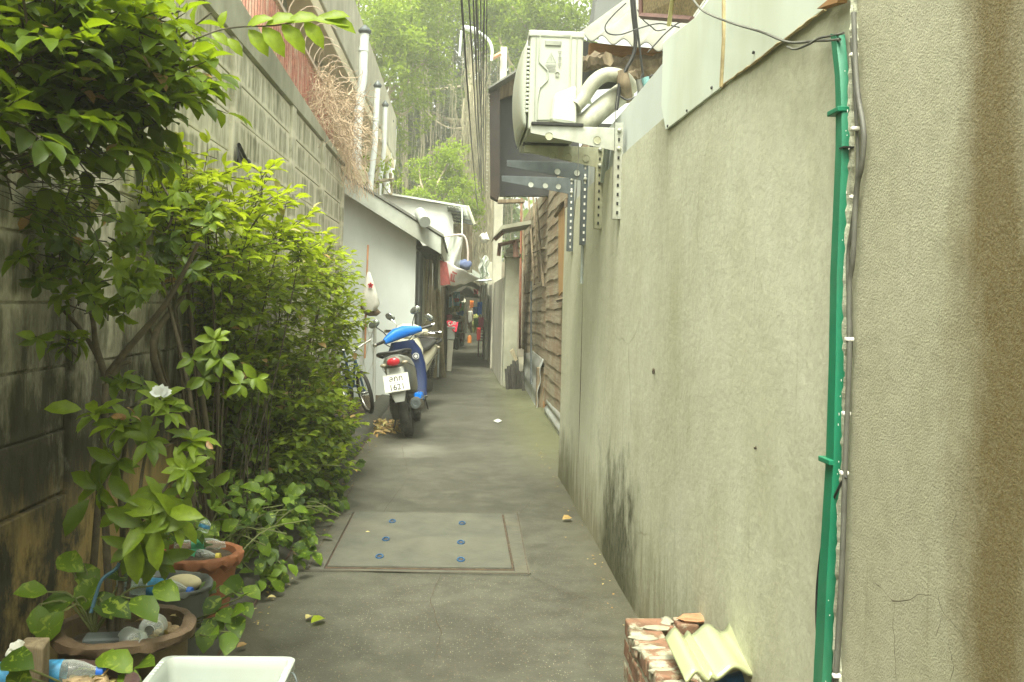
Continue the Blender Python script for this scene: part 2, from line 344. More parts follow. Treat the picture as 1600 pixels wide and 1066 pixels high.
# ------------------------------------------------------------------ mesh building
class MB:
    def __init__(s): s.v = []; s.f = []; s.t = None
    def add(s, vs, fs):
        o = len(s.v); s.v.extend([tuple(p) for p in vs]); s.f.extend([tuple(i+o for i in f) for f in fs]); return s
    def box(s, c, d, rot=None):
        c = Vector(c); hx, hy, hz = d[0]/2, d[1]/2, d[2]/2
        vs = [Vector((x, y, z)) for x in (-hx, hx) for y in (-hy, hy) for z in (-hz, hz)]
        if rot is not None: vs = [rot @ p for p in vs]
        return s.add([c+p for p in vs], [(0, 1, 3, 2), (4, 6, 7, 5), (0, 4, 5, 1), (2, 3, 7, 6), (0, 2, 6, 4), (1, 5, 7, 3)])
    def bb(s, x0, x1, y0, y1, z0, z1): return s.box(((x0+x1)/2, (y0+y1)/2, (z0+z1)/2), (abs(x1-x0), abs(y1-y0), abs(z1-z0)))
    def hexa(s, bot, top):           # 4 + 4 points
        return s.add(list(bot)+list(top), [(3, 2, 1, 0), (4, 5, 6, 7), (0, 1, 5, 4), (1, 2, 6, 5), (2, 3, 7, 6), (3, 0, 4, 7)])
    def prism(s, pts, vec):
        n = len(pts); vec = Vector(vec); pts = [Vector(p) for p in pts]
        return s.add(pts+[p+vec for p in pts], [tuple(range(n))[::-1], tuple(range(n, 2*n))]+[(i, (i+1) % n, n+(i+1) % n, n+i) for i in range(n)])
    def rings(s, rs, cap=True, closed=False):
        n = len(rs[0]); vs = [p for r in rs for p in r]; fs = []
        m = len(rs)
        for i in range(m if closed else m-1):
            j = (i+1) % m
            for k in range(n): fs.append((i*n+k, i*n+(k+1) % n, j*n+(k+1) % n, j*n+k))
        if cap and not closed: fs.append(tuple(range(n))[::-1]); fs.append(tuple((m-1)*n+k for k in range(n)))
        return s.add(vs, fs)
    def tube(s, pts, r, n=8, cap=True, closed=False):
        pts = [Vector(p) for p in pts]; rs = []; up = None; m = len(pts)
        for i, p in enumerate(pts):
            if closed: d = pts[(i+1) % m]-pts[i-1]
            else: d = pts[min(i+1, m-1)]-pts[max(i-1, 0)]
            if d.length < 1e-9: d = Vector((0, 0, 1))
            d.normalize()
            if up is None:
                up = Vector((0, 0, 1)) if abs(d.z) < .9 else Vector((1, 0, 0))
            a = d.cross(up)
            if a.length < 1e-5: a = d.orthogonal()
            a.normalize(); b = a.cross(d).normalized(); up = b
            ri = r[i] if isinstance(r, (list, tuple)) else r
            rs.append([p+(a*math.cos(2*math.pi*k/n)+b*math.sin(2*math.pi*k/n))*ri for k in range(n)])
        return s.rings(rs, cap, closed)
    def lathe(s, prof, c=(0, 0, 0), n=32, mat=None, wob=None, cap=False):
        c = Vector(c); rs = []
        for i, (r, z) in enumerate(prof):
            ring = []
            for k in range(n):
                a = 2*math.pi*k/n; rr, zz = r, z
                if wob: rr, zz = wob(i, a, r, z)
                p = Vector((rr*math.cos(a), rr*math.sin(a), zz))
                if mat is not None: p = mat @ p
                ring.append(c+p)
            rs.append(ring)
        return s.rings(rs, cap)
    def ell(s, c, r, n=14, m=9, mat=None, jit=0):
        c = Vector(c); rs = []
        for i in range(1, m):
            ph = math.pi*i/m; ring = []
            for k in range(n):
                a = 2*math.pi*k/n; j = 1+random.uniform(-jit, jit)
                p = Vector((r[0]*math.sin(ph)*math.cos(a)*j, r[1]*math.sin(ph)*math.sin(a)*j, -r[2]*math.cos(ph)*j))
                if mat is not None: p = mat @ p
                ring.append(c+p)
            rs.append(ring)
        return s.rings(rs, True)
    def sheet(s, fn, nu, nv):        # fn(u,v)->point
        vs = [fn(i/nu, j/nv) for i in range(nu+1) for j in range(nv+1)]
        return s.add(vs, [(i*(nv+1)+j, (i+1)*(nv+1)+j, (i+1)*(nv+1)+j+1, i*(nv+1)+j+1) for i in range(nu) for j in range(nv)])
    def build(s, name, mat, parent=None, smooth=None, bevel=0, solid=0, sub=0, disp=None):
        off = Vector((0, 0, 0)); q = parent
        while q: off += Vector(q.location); q = q.parent
        me = bpy.data.meshes.new(name)
        me.from_pydata([(p[0]-off.x, p[1]-off.y, p[2]-off.z) for p in s.v], [], s.f); me.update()
        if s.t is not None:
            a = me.attributes.new('tint', 'FLOAT', 'POINT'); a.data.foreach_set('value', np.asarray(s.t, dtype=np.float32))
        if mat: me.materials.append(mat)
        if smooth is not None:
            me.polygons.foreach_set('use_smooth', [True]*len(me.polygons)); me.set_sharp_from_angle(angle=R(smooth))
        o = bpy.data.objects.new(name, me); COL.objects.link(o)
        if parent: o.parent = parent
        if solid: md = o.modifiers.new('solid', 'SOLIDIFY'); md.thickness = solid; md.offset = 0
        if sub: md = o.modifiers.new('sub', 'SUBSURF'); md.levels = md.render_levels = sub
        if bevel: md = o.modifiers.new('bevel', 'BEVEL'); md.width = bevel; md.segments = 2; md.limit_method = 'ANGLE'
        return o
def tag(o, label=None, cat=None, group=None, kind=None):
    if label: o['label'] = label
    if cat: o['category'] = cat
    if group: o['group'] = group
    if kind: o['kind'] = kind
    return o
def thing(name, label, cat, loc=(0, 0, 0), group=None):
    o = bpy.data.objects.new(name, None); o.empty_display_size = .1; COL.objects.link(o); o.location = loc
    return tag(o, label, cat, group)
def struct(name, mb, mat, **k):
    return tag(mb.build(name, mat, **k), kind='structure')
def text_mb(txt, size, fn):        # fn(x,y)-> 3D point; text as filled mesh
    cu = bpy.data.curves.new('t', 'FONT'); cu.body = txt; cu.size = size; cu.offset = .0008 if size > .05 else 0; cu.align_x = 'CENTER'; cu.align_y = 'CENTER'
    to = bpy.data.objects.new('t', cu); COL.objects.link(to)
    dg = bpy.context.evaluated_depsgraph_get(); dg.update()
    me = bpy.data.meshes.new_from_object(to.evaluated_get(dg))
    mb = MB(); mb.add([fn(v.co.x, v.co.y) for v in me.vertices], [tuple(p.vertices) for p in me.polygons])
    bpy.data.objects.remove(to); bpy.data.curves.remove(cu); bpy.data.meshes.remove(me); return mb
def sweep(p0, p1, n, sag=0, jit=0):
    p0, p1 = Vector(p0), Vector(p1); out = []
    for i in range(n+1):
        t = i/n; p = p0.lerp(p1, t); p.z -= sag*4*t*(1-t)
        if 0 < i < n: p += Vector([random.uniform(-jit, jit) for _ in range(3)])
        out.append(p)
    return out
def smoothpts(pts, k=6):           # Catmull-Rom
    P = [Vector(p) for p in pts]; P = [P[0]*2-P[1]]+P+[P[-1]*2-P[-2]]; out = []
    for i in range(1, len(P)-2):
        for j in range(k):
            t = j/k; a, b, c, d = P[i-1:i+3]
            out.append(.5*((2*b)+(c-a)*t+(2*a-5*b+4*c-d)*t*t+(3*b-a-3*c+d)*t**3))
    out.append(P[-2]); return out

# leaves ------------------------------------------------------------
LT = np.array([(0, 0, 0), (.16, -.26, .06), (.16, 0, .01), (.16, .26, .06), (.45, -.50, .09), (.45, 0, 0), (.45, .50, .09), (.78, -.36, .0), (.78, 0, -.07), (.78, .36, .0), (1, 0, -.17)])
LF = [(0, 2, 1), (0, 3, 2), (1, 2, 5, 4), (2, 3, 6, 5), (4, 5, 8, 7), (5, 6, 9, 8), (7, 8, 10), (8, 9, 10)]
ST = np.array([(0, 0, 0), (.5, -.5, .08), (1, 0, -.08), (.5, .5, .08)]); SF = [(0, 3, 2, 1)]
def leafset(mb, L, small=False):
    """L: list of (pos, dir, up, length, width, tint)"""
    T, F = (ST, SF) if small else (LT, LF); k = len(T); n = len(L)
    if not n: return
    pos = np.array([l[0] for l in L], float).reshape(n, 3); d = np.array([l[1] for l in L], float).reshape(n, 3); up = np.array([l[2] for l in L], float).reshape(n, 3)
    d /= np.linalg.norm(d, axis=1)[:, None]+1e-9
    sd = np.cross(d, up); sd /= np.linalg.norm(sd, axis=1)[:, None]+1e-9
    u = np.cross(sd, d); ln = np.array([l[3] for l in L])[:, None, None]; wd = np.array([l[4] for l in L])[:, None, None]
    V = pos[:, None, :]+d[:, None, :]*T[None, :, 0:1]*ln+sd[:, None, :]*T[None, :, 1:2]*wd+u[:, None, :]*T[None, :, 2:3]*ln*1.2
    V = V.reshape(-1, 3); o = len(mb.v); mb.v.extend(map(tuple, V.tolist()))
    mb.f.extend([tuple(i+o+j*k for i in f) for j in range(n) for f in F])
    tt = np.repeat(np.array([l[5] for l in L]), k)
    if mb.t is None: mb.t = list(np.zeros(o))
    mb.t.extend(tt.tolist())
def rv(): 
    v = Vector(rng.normal(size=3)); return v.normalized()
def rosette(L, p, axis, n, ln, tint, droop=.3, wr=.42):
    axis = Vector(axis).normalized(); a0 = random.uniform(0, 6.28); q = axis.orthogonal().normalized(); q2 = axis.cross(q)
    for i in range(n):
        a = a0+i*2.4; el = .25+.9*random.random()
        d = (q*math.cos(a)+q2*math.sin(a))*math.cos(el*.8)+axis*math.sin(el*.8)*random.uniform(.2, 1); d.z -= droop*random.random(); d.normalize()
        up = (axis*1.0+rv()*.35).normalized(); l = ln*random.uniform(.65, 1.15)
        L.append((p+rv()*ln*.06, d, up, l, l*wr*random.uniform(.85, 1.1), min(1, max(0, tint+random.uniform(-.25, .25)))))
def spray(L, p, d, n, ln, step, tint, wr=.45, droop=.25):
    """alternate leaves along a twig; returns twig points"""
    d = Vector(d).normalized(); pts = [Vector(p)]; q = Vector(p)
    for i in range(n):
        d = (d+rv()*.12+Vector((0, 0, -droop*.12))).normalized(); q = q+d*step; pts.append(q.copy())
        side = d.cross(Vector((0, 0, 1)));
        if side.length < .1: side = d.orthogonal()
        side.normalize(); sgn = 1 if i % 2 else -1
        dd = (d*.6+side*sgn*.8+rv()*.3); dd.z -= droop*random.random(); l = ln*random.uniform(.7, 1.15)
        L.append((q, dd, Vector((0, 0, 1))+rv()*.45, l, l*wr, min(1, max(0, tint+random.uniform(-.2, .25)))))
    L.append((q, d, Vector((0, 0, 1))+rv()*.3, ln, ln*wr, min(1, tint+.2)))
    return pts

# ================================================================== SETTING
LX, RX, KX = -1.31, .77, -.85
struct('ground', MB().sheet(lambda u, v: (-60+120*u, -20+140*v, -.012), 4, 4), M['ground'])
def pave(u, v):
    y = -4+44*v; return (KX-.0+(1.35-KX)*u, y, .004*math.sin(y*1.7+u*3)*u*(1-u))
pv = struct('alley_pavement', MB().sheet(pave, 8, 110), M['asph'])
jm = MB()
for (a, b, wd) in (((481, 893), (826, 900), .006), ((826, 900), (808, 802), .006), ((481, 893), (553, 757), .006), ((440, 806), (556, 806), .008), ((395, 893), (482, 893), .006), ((556, 803), (640, 803), .006),
                   ((700, 626), (758, 630), .008), ((735, 648), (860, 652), .006)):
    p, q = gz(*a), gz(*b); d = (q-p).normalized(); n_ = Vector((-d.y, d.x, 0))*wd/2
    jm.add([p+n_+Vector((0, 0, .009)), p-n_+Vector((0, 0, .009)), q-n_+Vector((0, 0, .009)), q+n_+Vector((0, 0, .009))], [(0, 1, 2, 3)])
jm.build('pavement_joint', M['joint'], pv)
def gcrack(pxs, wd):
    P = []; mb = MB()
    for a, b in zip(pxs[:-1], pxs[1:]):
        n = max(3, int(math.dist(a, b)/6))
        for i in range(n): P.append((a[0]+(b[0]-a[0])*i/n+random.uniform(-1.6, 1.6), a[1]+(b[1]-a[1])*i/n+random.uniform(-.8, .8)))
    m = len(P); vs = []
    for i, (x, y) in enumerate(P):
        c = gz(x, y, .0075); k = wd*random.uniform(.5, 1.3)*min(1, .3+(m-i)/m*1.5); vs += [c+Vector((k, k*.6, 0)), c-Vector((k, k*.6, 0))]
    mb.add(vs, [(2*i, 2*i+1, 2*i+3, 2*i+2) for i in range(m-1)]); return mb
for pxs in ([(690, 895), (672, 940), (690, 990), (668, 1066)], [(812, 802), (840, 770), (868, 760)], [(600, 800), (640, 745), (628, 700), (660, 668)], [(830, 900), (880, 925), (955, 945)], [(700, 700), (760, 716), (850, 705)]):
    gcrack(pxs, .0012).build('pavement_crack', M['joint'], pv)
# left verge, kerb
km = MB(); rs = []
for i in range(60):
    y = -2+i*.29; kx = KX-.0025*max(y-3.5, 0)-.004*math.sin(y*2.1); h = .055+.006*math.sin(y*3.3)
    rs.append([Vector(p) for p in ((kx, y, -.02), (kx, y, .012), (kx-.03, y, h*.75), (kx-.07, y, h), (kx-.17, y, h+.004), (kx-.19, y, h-.01), (kx-.19, y, -.02))])
km.rings(rs); struct('kerb', km, M['kerb'], smooth=50)
struct('kerb_joint', MB().sheet(lambda u, v: (KX+.002+.012*u-.0025*max(-2+17*v-3.5, 0)-.004*math.sin((-2+17*v)*2.1)+.003*math.sin(v*300), -2+17*v, .0085), 1, 200), M['gap'])
def soil(u, v):
    x = LX-.02+(KX-.17-LX+.02)*u; y = -2+15*v
    return (x, y, .035+.02*math.sin(x*30+y*7)*math.sin(y*5.1)+.012*math.sin(y*17+x*11))
struct('planting_soil', MB().sheet(soil, 8, 120), M['soil'])
struct('yard_ground', MB().sheet(lambda u, v: (-3.2+(3.2-.70)*u, 10.4+8*v, .006+.01*math.sin(v*20)*u), 4, 16), M['kerb'])

# ================================================================== LEFT BLOCK WALL
bw = thing('block_wall', 'tall weathered concrete block wall on the left, with dark mould stains', 'wall', (LX-.1, 4, 0))
def topz(y): return 2.96-.043*(y-5.4) if y > 5.4 else 2.96
pil = [(1.1, 1.28), (3.27, 3.46), (5.38, 5.56), (7.2, 7.36), (8.75, 8.9), (10.2, 10.36)]
wm = MB(); wm.bb(LX-.2, LX-.012, -2, 10.36, -.1, 2.7)
seg = [-2]+[p for q in pil for p in q]
for i in range(0, len(seg)-1, 2):
    y0, y1 = seg[i], seg[i+1]
    wm.bb(LX-.02, LX+.012, y0, y1, -.1, .632)
    for k in range(10):
        z0 = .64+.21*k; j = random.uniform(-.003, .003)
        wm.bb(LX-.05, LX+j, y0, y1, z0+.004, z0+.206)
wm.build('block_panel', M['block'], bw, bevel=.004)
pm = MB()
for a, b in pil: pm.bb(LX-.1, LX+.022, a, b, -.1, topz(b)-.05)
pm.build('pillar', M['block'], bw, bevel=.01)
cmx = MB()
def capsec(y): t = topz(y); return [Vector(p) for p in ((LX-.22, y, 2.74), (LX+.03, y, 2.742), (LX+.035, y, t), (LX-.22, y, t+.01))]
cmx.rings([capsec(y) for y in (-2, 1, 3, 5.4, 7, 8.7, 10.38)]); cmx.build('coping', M['conc2'], bw, bevel=.008)
# triangular bracket on the wall
p0, p1, p2 = aX(366, 221, LX+.05), aX(366, 249, LX+.05), aX(383, 240, LX+.05)
tb = thing('triangular_bracket', 'small black triangular bracket fixed to a pillar of the block wall', 'bracket', tuple(p1))
o1, o2 = Vector((LX+.05, 5.40, p0.z)), Vector((LX+.05, 5.40, p1.z)); o3 = Vector((LX+.05, 5.62, (p0.z*.3+p1.z*.7)))
MB().tube([o1, o2, o3], .012, 6, closed=True).build('bracket_frame', M['darkmetal'], tb, smooth=40)
MB().prism([o1+Vector((-.01, .012, -.01)), o2+Vector((-.01, .012, .01)), o3+Vector((-.01, -.02, 0))], (-.006, 0, 0)).build('glass_plate', M['mirror'], tb)
MB().ell(o3, (.022, .022, .022)).build('bolt', M['darkmetal'], tb, smooth=60)

# red bar fence on the wall
rf = thing('red_bar_fence', 'red steel bar fence with inward curled tops, standing on the block wall', 'fence', (LX-.1, 7.5, 2.9))
bars = MB(); curls = MB()
y = 3.2; i = 0
while y < 10.3:
    zt = topz(y); X = LX-.10; h = .62
    bars.tube([(X, y, zt-.02), (X, y, zt+h)], .010, 5)
    if i % 3 == 0:
        q = .15+random.uniform(-.02, .02)
        pts = [(X, y, zt+h-.02)]+[(X+q-q*math.cos(a), y, zt+h+q*math.sin(a)*1.3) for a in [R(t) for t in (25, 50, 75, 95, 115, 130)]]
        curls.tube(pts, [.005]*5+[.0035, .0025], 5)
    y += .085; i += 1
bars.build('bar', M['redfence'], rf, smooth=40).__setitem__('kind', 'stuff')
curls.build('curled_top', M['barpale'], rf, smooth=40).__setitem__('kind', 'stuff')
rl = MB()
for dz in (.06, .60): rl.box((LX-.085, 6.8, 0), (.03, 7.2, .03)) if False else rl.hexa([(LX-.10, 3.2, topz(3.2)+dz), (LX-.07, 3.2, topz(3.2)+dz), (LX-.07, 10.3, topz(10.3)+dz), (LX-.10, 10.3, topz(10.3)+dz)], [(LX-.10, 3.2, topz(3.2)+dz+.03), (LX-.07, 3.2, topz(3.2)+dz+.03), (LX-.07, 10.3, topz(10.3)+dz+.03), (LX-.10, 10.3, topz(10.3)+dz+.03)])
rl.build('rail', M['barpale'], rf)
pn = MB(); pn.bb(LX-.15, LX-.145, 6.6, 8.6, topz(8), topz(8)+.52); pn.build('red_panel', M['redfence'], rf)
# dry vine tangle
dv = MB()
for i in range(620):
    t = random.random()**.8; y = 8.3+2.4*t+random.uniform(-.2, .2); x = LX-.02+random.gauss(0, .09)+.05*t; z = 2.9+.55*(1-abs(t-.45))*random.random()+random.uniform(-.1, .12)
    p = Vector((x, y, z)); d = rv(); pts = [p.copy()]
    for k in range(7):
        d = (d+rv()*.75+Vector((0, 0, -.10))).normalized(); p = p+d*random.uniform(.03, .065); pts.append(p.copy())
    dv.tube(pts, .0028, 3, cap=False)
for i in range(60):
    y = random.uniform(9.6, 10.6); p = Vector((LX+.02+random.uniform(0, .16), y, 2.85)); pts = [p.copy()]
    for k in range(7):
        p = p+Vector((random.uniform(-.03, .05), random.uniform(-.02, .02), -random.uniform(.02, .09))); pts.append(p.copy())
    dv.tube(pts, .003, 3, cap=False)
tag(dv.build('dry_vine', M['dryvine']), 'tangle of dry leafless vine hanging over the end of the red fence', 'vine')

# concrete building behind the fence
cb = thing('concrete_building', 'concrete building with a long parapet balcony above the red fence', 'building', (-4.5, 12, 0))
bx = -1.62
MB().bb(-8, bx-.9, 6, 26, 0, 5.3).build('wall', M['cream'], cb)
MB().bb(bx-.85, bx, 6, 22, 4.35, 4.52).build('balcony_slab', M['cream'], cb, bevel=.01)
MB().bb(bx-.08, bx+.02, 6, 22, 4.54, 5.5).build('parapet', M['conc'], cb, bevel=.015)
MB().bb(-8, bx-.9+.01, 6.1, 22.0, 2.2, 3.95).build('lower_wall', M['terra'], cb)
bmx = MB()
for y in (7.2, 9.8, 12.4, 15, 17.6): bmx.bb(bx-.88, bx-.25, y, y+.16, 4.12, 4.345)
bmx.build('beam', M['conc2'], cb, bevel=.01)
dk = MB()
for y in (8.3, 11, 13.6, 16.2): dk.bb(bx-.90, bx-.87, y, y+1.0, 3.0, 4.2)
dk.build('window', M['dark'], cb)
# vent pipes, white with caps
def ventpipe(xt, yt, xb, yb, Y, wpx, label, kink):
    f = FPX/Y; top = at(xt, yt, Y); bot = at(xb, yb, Y); r = wpx/f/2
    t = thing('vent_pipe', label, 'pipe', (bot.x, Y, bot.z-.6), 'white vent pipes along the concrete building')
    mid = at(*kink, Y)
    pts = smoothpts([bot-Vector((0, 0, .6)), bot, mid+Vector((0, 0, -.12)), mid+Vector((0, 0, .1)), top], 5)
    MB().tube(pts, r, 14).build('pipe', M['vent'], t, smooth=50)
    MB().lathe([(r*1.0, -.03), (r*1.45, 0), (r*1.45, .02), (r*.3, .09), (.001, .10)], top, 14).build('cap', M['dsteel'], t, smooth=40)
    for q in (mid+Vector((0, 0, .25)), bot+Vector((0, 0, .15))):
        MB().lathe([(r*1.02, 0), (r*1.12, .004), (r*1.12, .05), (r*1.02, .054)], q+Vector(((top.x-mid.x)*.1, 0, 0)), 14).build('collar', M['vent'], t, smooth=40)
ventpipe(570, 50, 559, 195, 13, 14, 'tallest and nearest white vent pipe, with a dark conical cap', (567, 110))
ventpipe(590, 135, 579, 290, 15, 9, 'second white vent pipe from the left, kinked halfway', (586, 215))
ventpipe(602, 165, 592, 300, 18, 7.5, 'third white vent pipe from the left, beside the tree foliage', (600, 225))
ventpipe(611, 190, 602, 300, 21, 6.5, 'fourth white vent pipe from the left, thin and pale', (609, 240))
ventpipe(617, 200, 609, 300, 24, 6, 'rearmost and shortest of the white vent pipes', (615, 250))

# ================================================================== WHITE HOUSE, LEFT
wh = thing('white_house', 'small white rendered house with a sloping grey roof edge, behind the scooters', 'house', (-1.5, 13, 0))
A = at(525, 285, 13.0); Bp = at(651, 362, 13.0)
pts = [Vector((-3.6, 13, 0)), Vector((Bp.x, 13, 0)), Vector((Bp.x, 13, Bp.z)), Vector((A.x, 13, A.z)), Vector((-3.6, 13, A.z+1.0))]
MB().prism(pts, (0, .14, 0)).build('wall', M['whitewall'], wh)
ex = Bp.x
MB().bb(-3.6, ex-.002, 13.14, 18, 0, 2.2).build('side_wall', M['conc2'], wh)
# rake / roof
def slab(mb, a, b, y0, y1, th): mb.prism([(a.x, y0, a.z), (b.x, y0, b.z), (b.x, y0, b.z-th), (a.x, y0, a.z-th)], (0, y1-y0, 0))
ra, rb = at(505, 250, 12.7), at(693, 366, 12.7)
m_ = MB(); slab(m_, ra, rb, 12.72, 18.2, .035); m_.build('roof', M['asb'], wh)
m_ = MB(); slab(m_, ra+Vector((0, 0, -.038)), rb+Vector((-.03, 0, -.042)), 12.74, 12.78, .22); m_.build('rake_board', simple('rake_paint', (.40, .43, .37), .7, 0, .12, 6, .1, (.22, .21, .15), .5), wh, bevel=.004)
m_ = MB(); m_.bb(rb.x-.05, rb.x-.02, 12.8, 18, rb.z-.26, rb.z-.045); m_.build('eave_board', M['conc2'], wh)
m_ = MB(); m_.bb(ex, rb.x-.06, 12.95, 18, 2.04, 2.07); m_.build('soffit', M['dark'], wh)  # near-black colour paints in the shade under the eave
# side door and boarding on the alley side
m_ = MB()
m_.bb(ex+.001, ex+.03, 13.14, 14.2, .05, 2.0); m_.build('door', simple('dark_door', (.03, .035, .033), .5, 0, .2, 9), wh)
m_ = MB()
for y in (13.16, 13.5, 13.86, 14.15): m_.bb(ex+.028, ex+.055, y, y+.045, .05, 2.0)
m_.build('door_frame', simple('door_frame_paint', (.10, .115, .11), .5, 0, .2, 9), wh)
bq0, bq1 = gz(663, 588).x, gz(684, 588).x
m_ = MB(); nb = 4
for i in range(nb): xx = bq0+(bq1-bq0)*i/nb; m_.bb(xx+.003, xx+(bq1-bq0)/nb-.002, 16.4+.004*(i % 2), 16.43+.004*(i % 2), .02, 2.12)
m_.build('board_panel', M['palewood'], wh)
m_ = MB(); m_.tube([(bq1+.02, 16.3, .05), (bq1+.02, 16.3, 1.95)], .018, 8); m_.build('downpipe', M['pipe'], wh, smooth=40)
m_ = MB(); p = at(668, 468, 14.6); m_.tube([p+Vector((0, 0, 0)), at(672, 398, 13.2)], .006, 5); m_.build('wire', M['cable'], wh)
# white pipe stub on the roof edge
c1, c2 = at(658, 333, 12.6), at(664, 347, 12.5)
tag(MB().tube([c1+Vector((-.03, .3, .03)), c2], .075, 16).build('pipe_stub', M['wplas'], smooth=40), 'short white plastic pipe stub lying on the house roof edge', 'pipe')
# leaning pale pole, narrow boards
tag(MB().tube([gz(692, 590), at(683, 430, 15.2)], [.05, .038], 10).build('leaning_pole', M['palewood'], smooth=50), 'pale wooden pole leaning against the white house side', 'pole')
lp = thing('leaning_planks', 'short brown wooden planks leaning beside the cream scooter', 'planks', tuple(gz(685, 582)))
for i, (x0, x1) in enumerate(((672, 676), (676, 680), (680, 685))):
    b = gz(x0+6, 578+i); q = at(x0-1, 543-i*2, 15.3)
    MB().tube([b, q], .035, 4).build('plank', M['oldwood'], lp)
tag(MB().box(gz(686, 585)+Vector((-.03, 0, .10)), (.17, .35, .22), Matrix.Rotation(.2, 3, 'Z')).build('wooden_crate', M['oldwood'], bevel=.01), 'small dark wooden crate on the ground beside the leaning planks', 'crate')

# rear white building with awning
rb2 = thing('rear_building', 'white building behind the small house, with a tin awning over the alley', 'building', (-1, 19, 0))
Y2 = 19
pts = [at(560, 297, Y2), at(702, 321, Y2), at(708, 345, Y2), at(709, 440, Y2), at(560, 470, Y2)]
MB().prism(pts, (0, .2, 0)).build('wall', M['white'], rb2)
m_ = MB(); m_.prism([at(600, 300, 18.9), at(733, 322, 18.9), at(733, 325, 18.9), at(600, 303, 18.9)], (0, 4, .1)); m_.build('roof', M['white'], rb2)
def awn(u, v):
    a = at(698, 323, 18.8).lerp(at(731, 325, 18.8), u); b = at(704, 343, 16.6+3).lerp(at(740, 350, 18.4), u)
    p = a.lerp(b, v); p.z += .015*math.sin(u*40); return p
MB().sheet(awn, 40, 2).build('awning', M['tarp'], rb2, solid=.01, smooth=60)
m_ = MB()
for v_ in (.2, .45, .7, .95): m_.tube([awn(.02, v_)+Vector((0, 0, -.04)), awn(.98, v_)+Vector((0, 0, -.04))], .016, 4)
m_.build('awning_rafter', M['dsteel'], rb2)
m_ = MB(); m_.tube([at(731, 323, 18.7), at(742, 352, 18.3)], .03, 6); m_.build('awning_bar', M['conc2'], rb2)
m_ = MB()
for i in range(14):
    x = 706+i*2.3; m_.prism([at(x, 350, 20), at(x+1.9, 350, 20), at(x+1.9, 440, 20), at(x, 440, 20)], (0, .03, 0))
m_.build('slat_wall', M['oldwood'], rb2)
m_ = MB()
for i in range(60):
    X = -.36
    m_.bb(X-.03, X+random.uniform(-.008, .008), 16.4+i*.2, 16.59+i*.2, 0, 2.0)
m_.build('board_side', M['oldwood'], rb2)

# ================================================================== RIGHT WALLS
sw = thing('stucco_wall', 'long pale stucco wall on the right with green algae patches at its foot', 'wall', (RX+.12, 4.6, 0))
MB().sheet(lambda u, v: (RX+.003*math.sin(u*23)+.002*math.sin(v*9+u*5), 1.885+5.415*u, -.05+2.10*v), 90, 30).build('face', M['rw'], sw, smooth=60)
m_ = MB(); m_.bb(RX+.006, RX+.24, 1.885, 7.3, -.05, 2.045); m_.build('core', M['rw'], sw, bevel=.01)
MB().bb(RX+.02, RX+.2, 1.9, 7.3, 2.05, 2.30).build('painted_upper', M['whitewall'], sw)
for k, (x, y, r_) in enumerate(((1021, 580, .008), (1180, 700, .0025))):
    MB().ell(aX(x, y, RX-.003), (.0045, r_*1.1, r_*1.6), 9, 6, jit=.35).build('plaster_chip', M['joint'], sw)
# seam and thin conduit at far end
MB().bb(RX-.004, RX+.004, 6.09, 6.10, 0, 1.45).build('seam', M['joint'], sw)
tag(MB().tube([(RX-.012, 6.095, 2.1), (RX-.012, 6.095, 1.45)], .010, 8).build('conduit', M['pipe'], smooth=50), 'thin grey conduit running down the stucco wall from the brackets', 'pipe')
nw = thing('rough_stucco_wall', 'rough cast wall at the near right with a broad brown stain and cracks', 'wall', (RX+.12, 0, 0))
def nwf(u, v):
    y = -2.5+4.375*u; return (RX+.004*math.sin(v*11+u*7)*(u < .99), y, -.05+4.2*v)
MB().sheet(nwf, 60, 40).build('face', M['rwn'], nw, smooth=60)
MB().bb(RX+.008, RX+.3, -2.5, 1.87, -.05, 4.1).build('core', M['rwn'], nw)
def crack(pxs, wd):
    P = []
    for a, b in zip(pxs[:-1], pxs[1:]):
        n = max(2, int(math.dist(a, b)/7))
        for i in range(n): P.append((a[0]+(b[0]-a[0])*i/n+random.uniform(-1.5, 1.5), a[1]+(b[1]-a[1])*i/n+random.uniform(-1, 1)))
    P.append(pxs[-1]); mb = MB(); m = len(P)
    vs = []
    for i, (x, y) in enumerate(P):
        k = min(1, .25+i/m*2, .25+(m-i)/m*2); c = aX(x, y, RX-.0075); hw = wd*1.6*k*random.uniform(.6, 1.3)
        a, b = P[max(i-1, 0)], P[min(i+1, m-1)]; horiz = abs(b[0]-a[0]) > abs(b[1]-a[1])
        o = Vector((0, 0, hw)) if horiz else Vector((0, hw, 0))
        vs += [c+o, c-o]
    mb.add(vs, [(2*i, 2*i+1, 2*i+3, 2*i+2) for i in range(m-1)]); return mb
ckm = simple('crack_dark', (.075, .065, .035), .95, 0, .3, 40)
for pxs, wd in (([(1348, 888), (1372, 915), (1395, 940), (1420, 938), (1435, 928), (1455, 930)], .0007), ([(1397, 942), (1396, 985), (1400, 1066)], .0006),
                ([(1463, 922), (1472, 955), (1490, 975), (1510, 1005)], .0008), ([(1472, 960), (1462, 995)], .0005), ([(1482, 1000), (1490, 1040), (1484, 1066)], .0006), ([(1488, 785), (1494, 800), (1486, 830)], .0004)):
    crack(pxs, wd).build('crack', ckm, nw)
# loose render lip between the two walls
m_ = MB(); rs = []
for i in range(160):
    z = -.02+i*.0125; j = random.uniform(0, .006)
    wdt = .012+.006*math.sin(i*.31)+j
    rs.append([Vector((RX+.005, 1.88, z)), Vector((RX-.008-j*.8, 1.886-wdt*.2, z)), Vector((RX-.006, 1.886-wdt, z)), Vector((RX+.01, 1.886-wdt*1.3, z))])
m_.rings(rs); m_.build('render_lip', simple('render_lip', (.42, .43, .32), .95, 0, .3, 40, .8, (.1, .09, .05), .7), nw)
